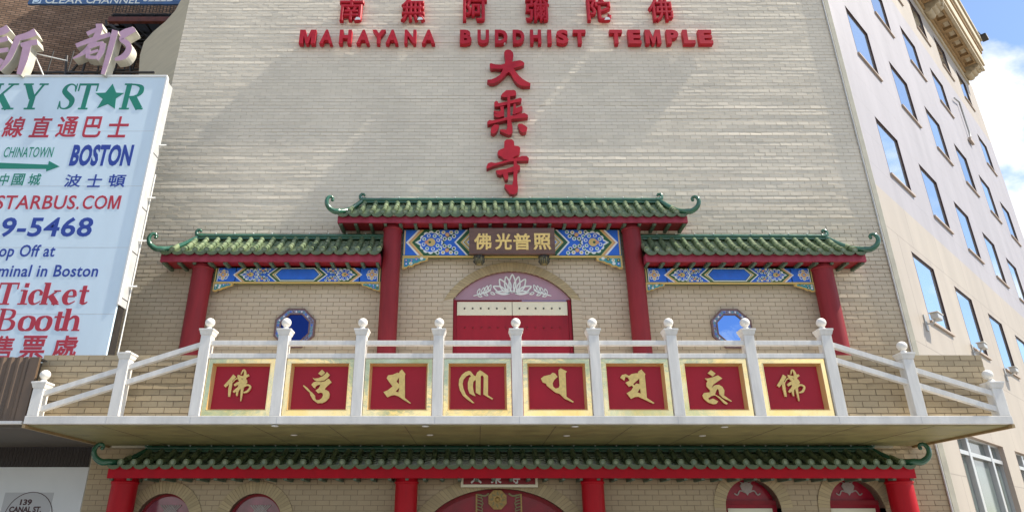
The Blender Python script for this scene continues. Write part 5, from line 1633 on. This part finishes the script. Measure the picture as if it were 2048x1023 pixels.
for a, b, c, d in WIN:
    big = c < 1
    mb = MB(MR)
    f = 0.05
    fm_ = M_ALU if big else M_FRAMEBR
    y0 = 0.09 if big else 0.012
    # frame ring set back in the opening, with lining of the reveal
    mb.prism([(a, c), (b, c), (b, d), (a, d)], y0 + 0.015, 0.2, fm_, holes=[[(a + f, c + f), (b - f, c + f), (b - f, d - f), (a + f, d - f)]])
    lin = 0.012
    lm = M_SILL if big else M_FRAMEBR
    mb.box(b - lin, b - 0.001, -0.004, y0 + 0.014, c + .001, d - .001, lm)
    mb.box(a + 0.001, a + lin, -0.004, y0 + 0.014, c + .001, d - .001, lm)
    mb.box(a + lin + .001, b - lin - .001, -0.004, y0 + 0.014, d - lin, d - 0.001, lm)
    if big:
        for u in (0.28, 0.74):
            x = a + (b - a) * u
            mb.box(x - 0.09, x + 0.09, y0 - 0.02, 0.19, c + f, d - f, M_ALU, 0.01)
        mb.box(a + f, b - f, y0 - 0.01, 0.19, d - 0.45, d - 0.36, M_ALU)
    else:
        mb.box(a + 0.13, a + 0.15, y0 + 0.017, 0.19, c + f, d - f, M_FRAMEBR)
    w = mb.build('window', office)
    mb = MB(MR); mb.box(a + f * .5, b - f * .5, 0.17 if big else y0 + 0.028, 0.185, c + f * .5, d - f * .5, M_SHOPGLASS if big else M_WINGLASS); mb.build('pane', w)
    if not big:
        mb = MB(MR); mb.box(a - 0.02, b + 0.08, -0.055, 0.1, c - 0.06, c - 0.001, M_SILL, 0.006); mb.build('sill', w)
# cornice with coffers between scrolled brackets
mb = MB(MR)
OV = 0.85
zc = HGT
c0, c1 = -1.0, LEN - 1.1
mb.box(c0, c1, -0.07, 0.3, zc - 0.42, zc - 0.1, M_CORNLT, 0.02)
mb.box(c0, c1 + 0.05, -0.16, 0.3, zc - 0.099, zc + 0.12, M_CORNICE, 0.03)
mb.box(c0, c1 + 0.1, -OV + 0.02, 0.3, zc + 0.26, zc + 0.45, M_CORNICE)
mb.box(c0, c1 + 0.15, -OV, -OV + 0.14, zc + 0.10, zc + 0.2599, M_CORNLT, 0.02)
mb.box(c0, c1 + 0.25, -OV - 0.06, 0.3, zc + 0.4501, zc + 1.25, M_CORNLT, 0.03)
mb.box(c0, c1 + 0.33, -OV - 0.12, 0.3, zc + 1.2501, zc + 1.45, M_CORNICE, 0.03)
mb.box(c0, c1 + 0.42, -OV - 0.20, 0.3, zc + 1.4501, zc + 2.1, M_CORNLT, 0.05)
mb.box(c0, c1 + 0.5, -OV - 0.28, 0.3, zc + 2.1001, zc + 2.35, M_CORNLT, 0.03)
mb.build('cornice', office)
s_ = c1 - 0.45
k = 0
while s_ > -0.5:
    mb = MB(MR)
    if k % 7 == 0:      # scrolled bracket
        mb.box(s_ - 0.35, s_ + 0.35, -OV + 0.16, -0.161, zc + 0.02, zc + 0.2595, M_CORNLT, 0.04)
        for q in range(3):
            mb.tube([(s_ - 0.36, -0.22 - 0.2 * q, zc - 0.12 + 0.10 * q), (s_ + 0.36, -0.22 - 0.2 * q, zc - 0.12 + 0.10 * q)], 0.17 - 0.02 * q, M_CORNLT, 16)
        mb.tube([(s_, -OV + 0.1, zc + 0.1), (s_, -OV + 0.08, zc - 0.12)], [0.09, 0.03], M_CORNLT, 10)
        mb.build('scrolled_bracket', office)
    else:
        for (u0, u1, v0, v1) in ((-.48, -.34, -OV + .141, -.161), (.34, .48, -OV + .141, -.161), (-.339, .339, -.26, -.161), (-.339, .339, -OV + .141, -OV + .24)):
            mb.box(s_ + u0, s_ + u1, v0, v1, zc + 0.12, zc + 0.2595, M_CORNICE, 0.015)
        mb.box(s_ - 0.2, s_ + 0.2, -0.58, -0.36, zc + 0.21, zc + 0.2595, M_CORNLT, 0.02)
        mb.build('coffer', office)
    s_ -= 0.97
    k += 1
# floodlight on the cornice
FO = OV + 0.35
p = rb(1965, 73, FO)
t = thing('floodlight', 'small dark floodlight on an arm at the end of the carved cornice', 'light', MR @ Vector((p[0], -FO, p[1])))
mb = MB(MR); mb.box(p[0] - 0.16, p[0] + 0.5, -FO - 0.18, -FO + 0.1, p[1] - 0.07, p[1] + 0.07, M_IRON, 0.04); mb.build('housing', t)
mb = MB(MR); mb.tube([(p[0] - 0.1, -FO, p[1]), (p[0] - 0.5, -FO + 0.05, p[1] - 0.05), (p[0] - 1.0, -FO + 0.12, p[1] - 0.02)], 0.022, M_IRON, 8); mb.build('arm', t)
mb = MB(MR); mb.box(p[0] - 0.1, p[0] + 0.42, -FO - 0.195, -FO - 0.181, p[1] - 0.05, p[1] + 0.05, M_LAMPGL); mb.build('lens', t)
# drainpipe
q = [rb(1904, 198), rb(1914, 206), rb(1934, 266), rb(1936, 276)]
mb = MB(MR); mb.tube([(a, -0.09, b) for a, b in q], 0.04, M_CAM, 8)
mb.box(q[3][0] - 0.25, q[3][0] + 0.35, -0.12, -0.02, q[3][1] - 0.25, q[3][1] - 0.1, M_SILL)
tag(mb.build('vent_pipe'), 'thin grey pipe on the pale stone wall where a window is missing', 'pipe')
# security cameras
GCam = 'security cameras on the pale stone wall'
for (px, py), nm in zip(((1850, 643), (1945, 700), (2010, 747)), ('nearest the temple corner', 'just above the brick parapet', 'lowest, farthest from the temple corner')):
    s, z = rb(px, py)
    t = thing('security_camera', 'grey security camera on pale wall, ' + nm, 'camera', MR @ Vector((s, 0, z)), GCam)
    mb = MB(MR); mb.box(s - 0.07, s + 0.07, -0.03, -0.002, z - 0.22, z + 0.16, M_CAM, 0.008); mb.tube([(s, -0.03, z - 0.05), (s + 0.02, -0.14, z - 0.08), (s + 0.05, -0.2, z + 0.02)], 0.022, M_CAM, 8); mb.build('bracket', t)
    mb = MB(MR); mb.box(s - 0.06, s + 0.32, -0.30, -0.14, z + 0.02, z + 0.16, M_CAM, 0.03); mb.box(s - 0.1, s + 0.35, -0.32, -0.12, z + 0.161, z + 0.175, M_WHITE); mb.build('housing', t)
    mb = MB(MR); mb.tube([(s + 0.32, -0.22, z + 0.09), (s + 0.345, -0.22, z + 0.09)], 0.05, M_LENS, 12); mb.build('lens', t)
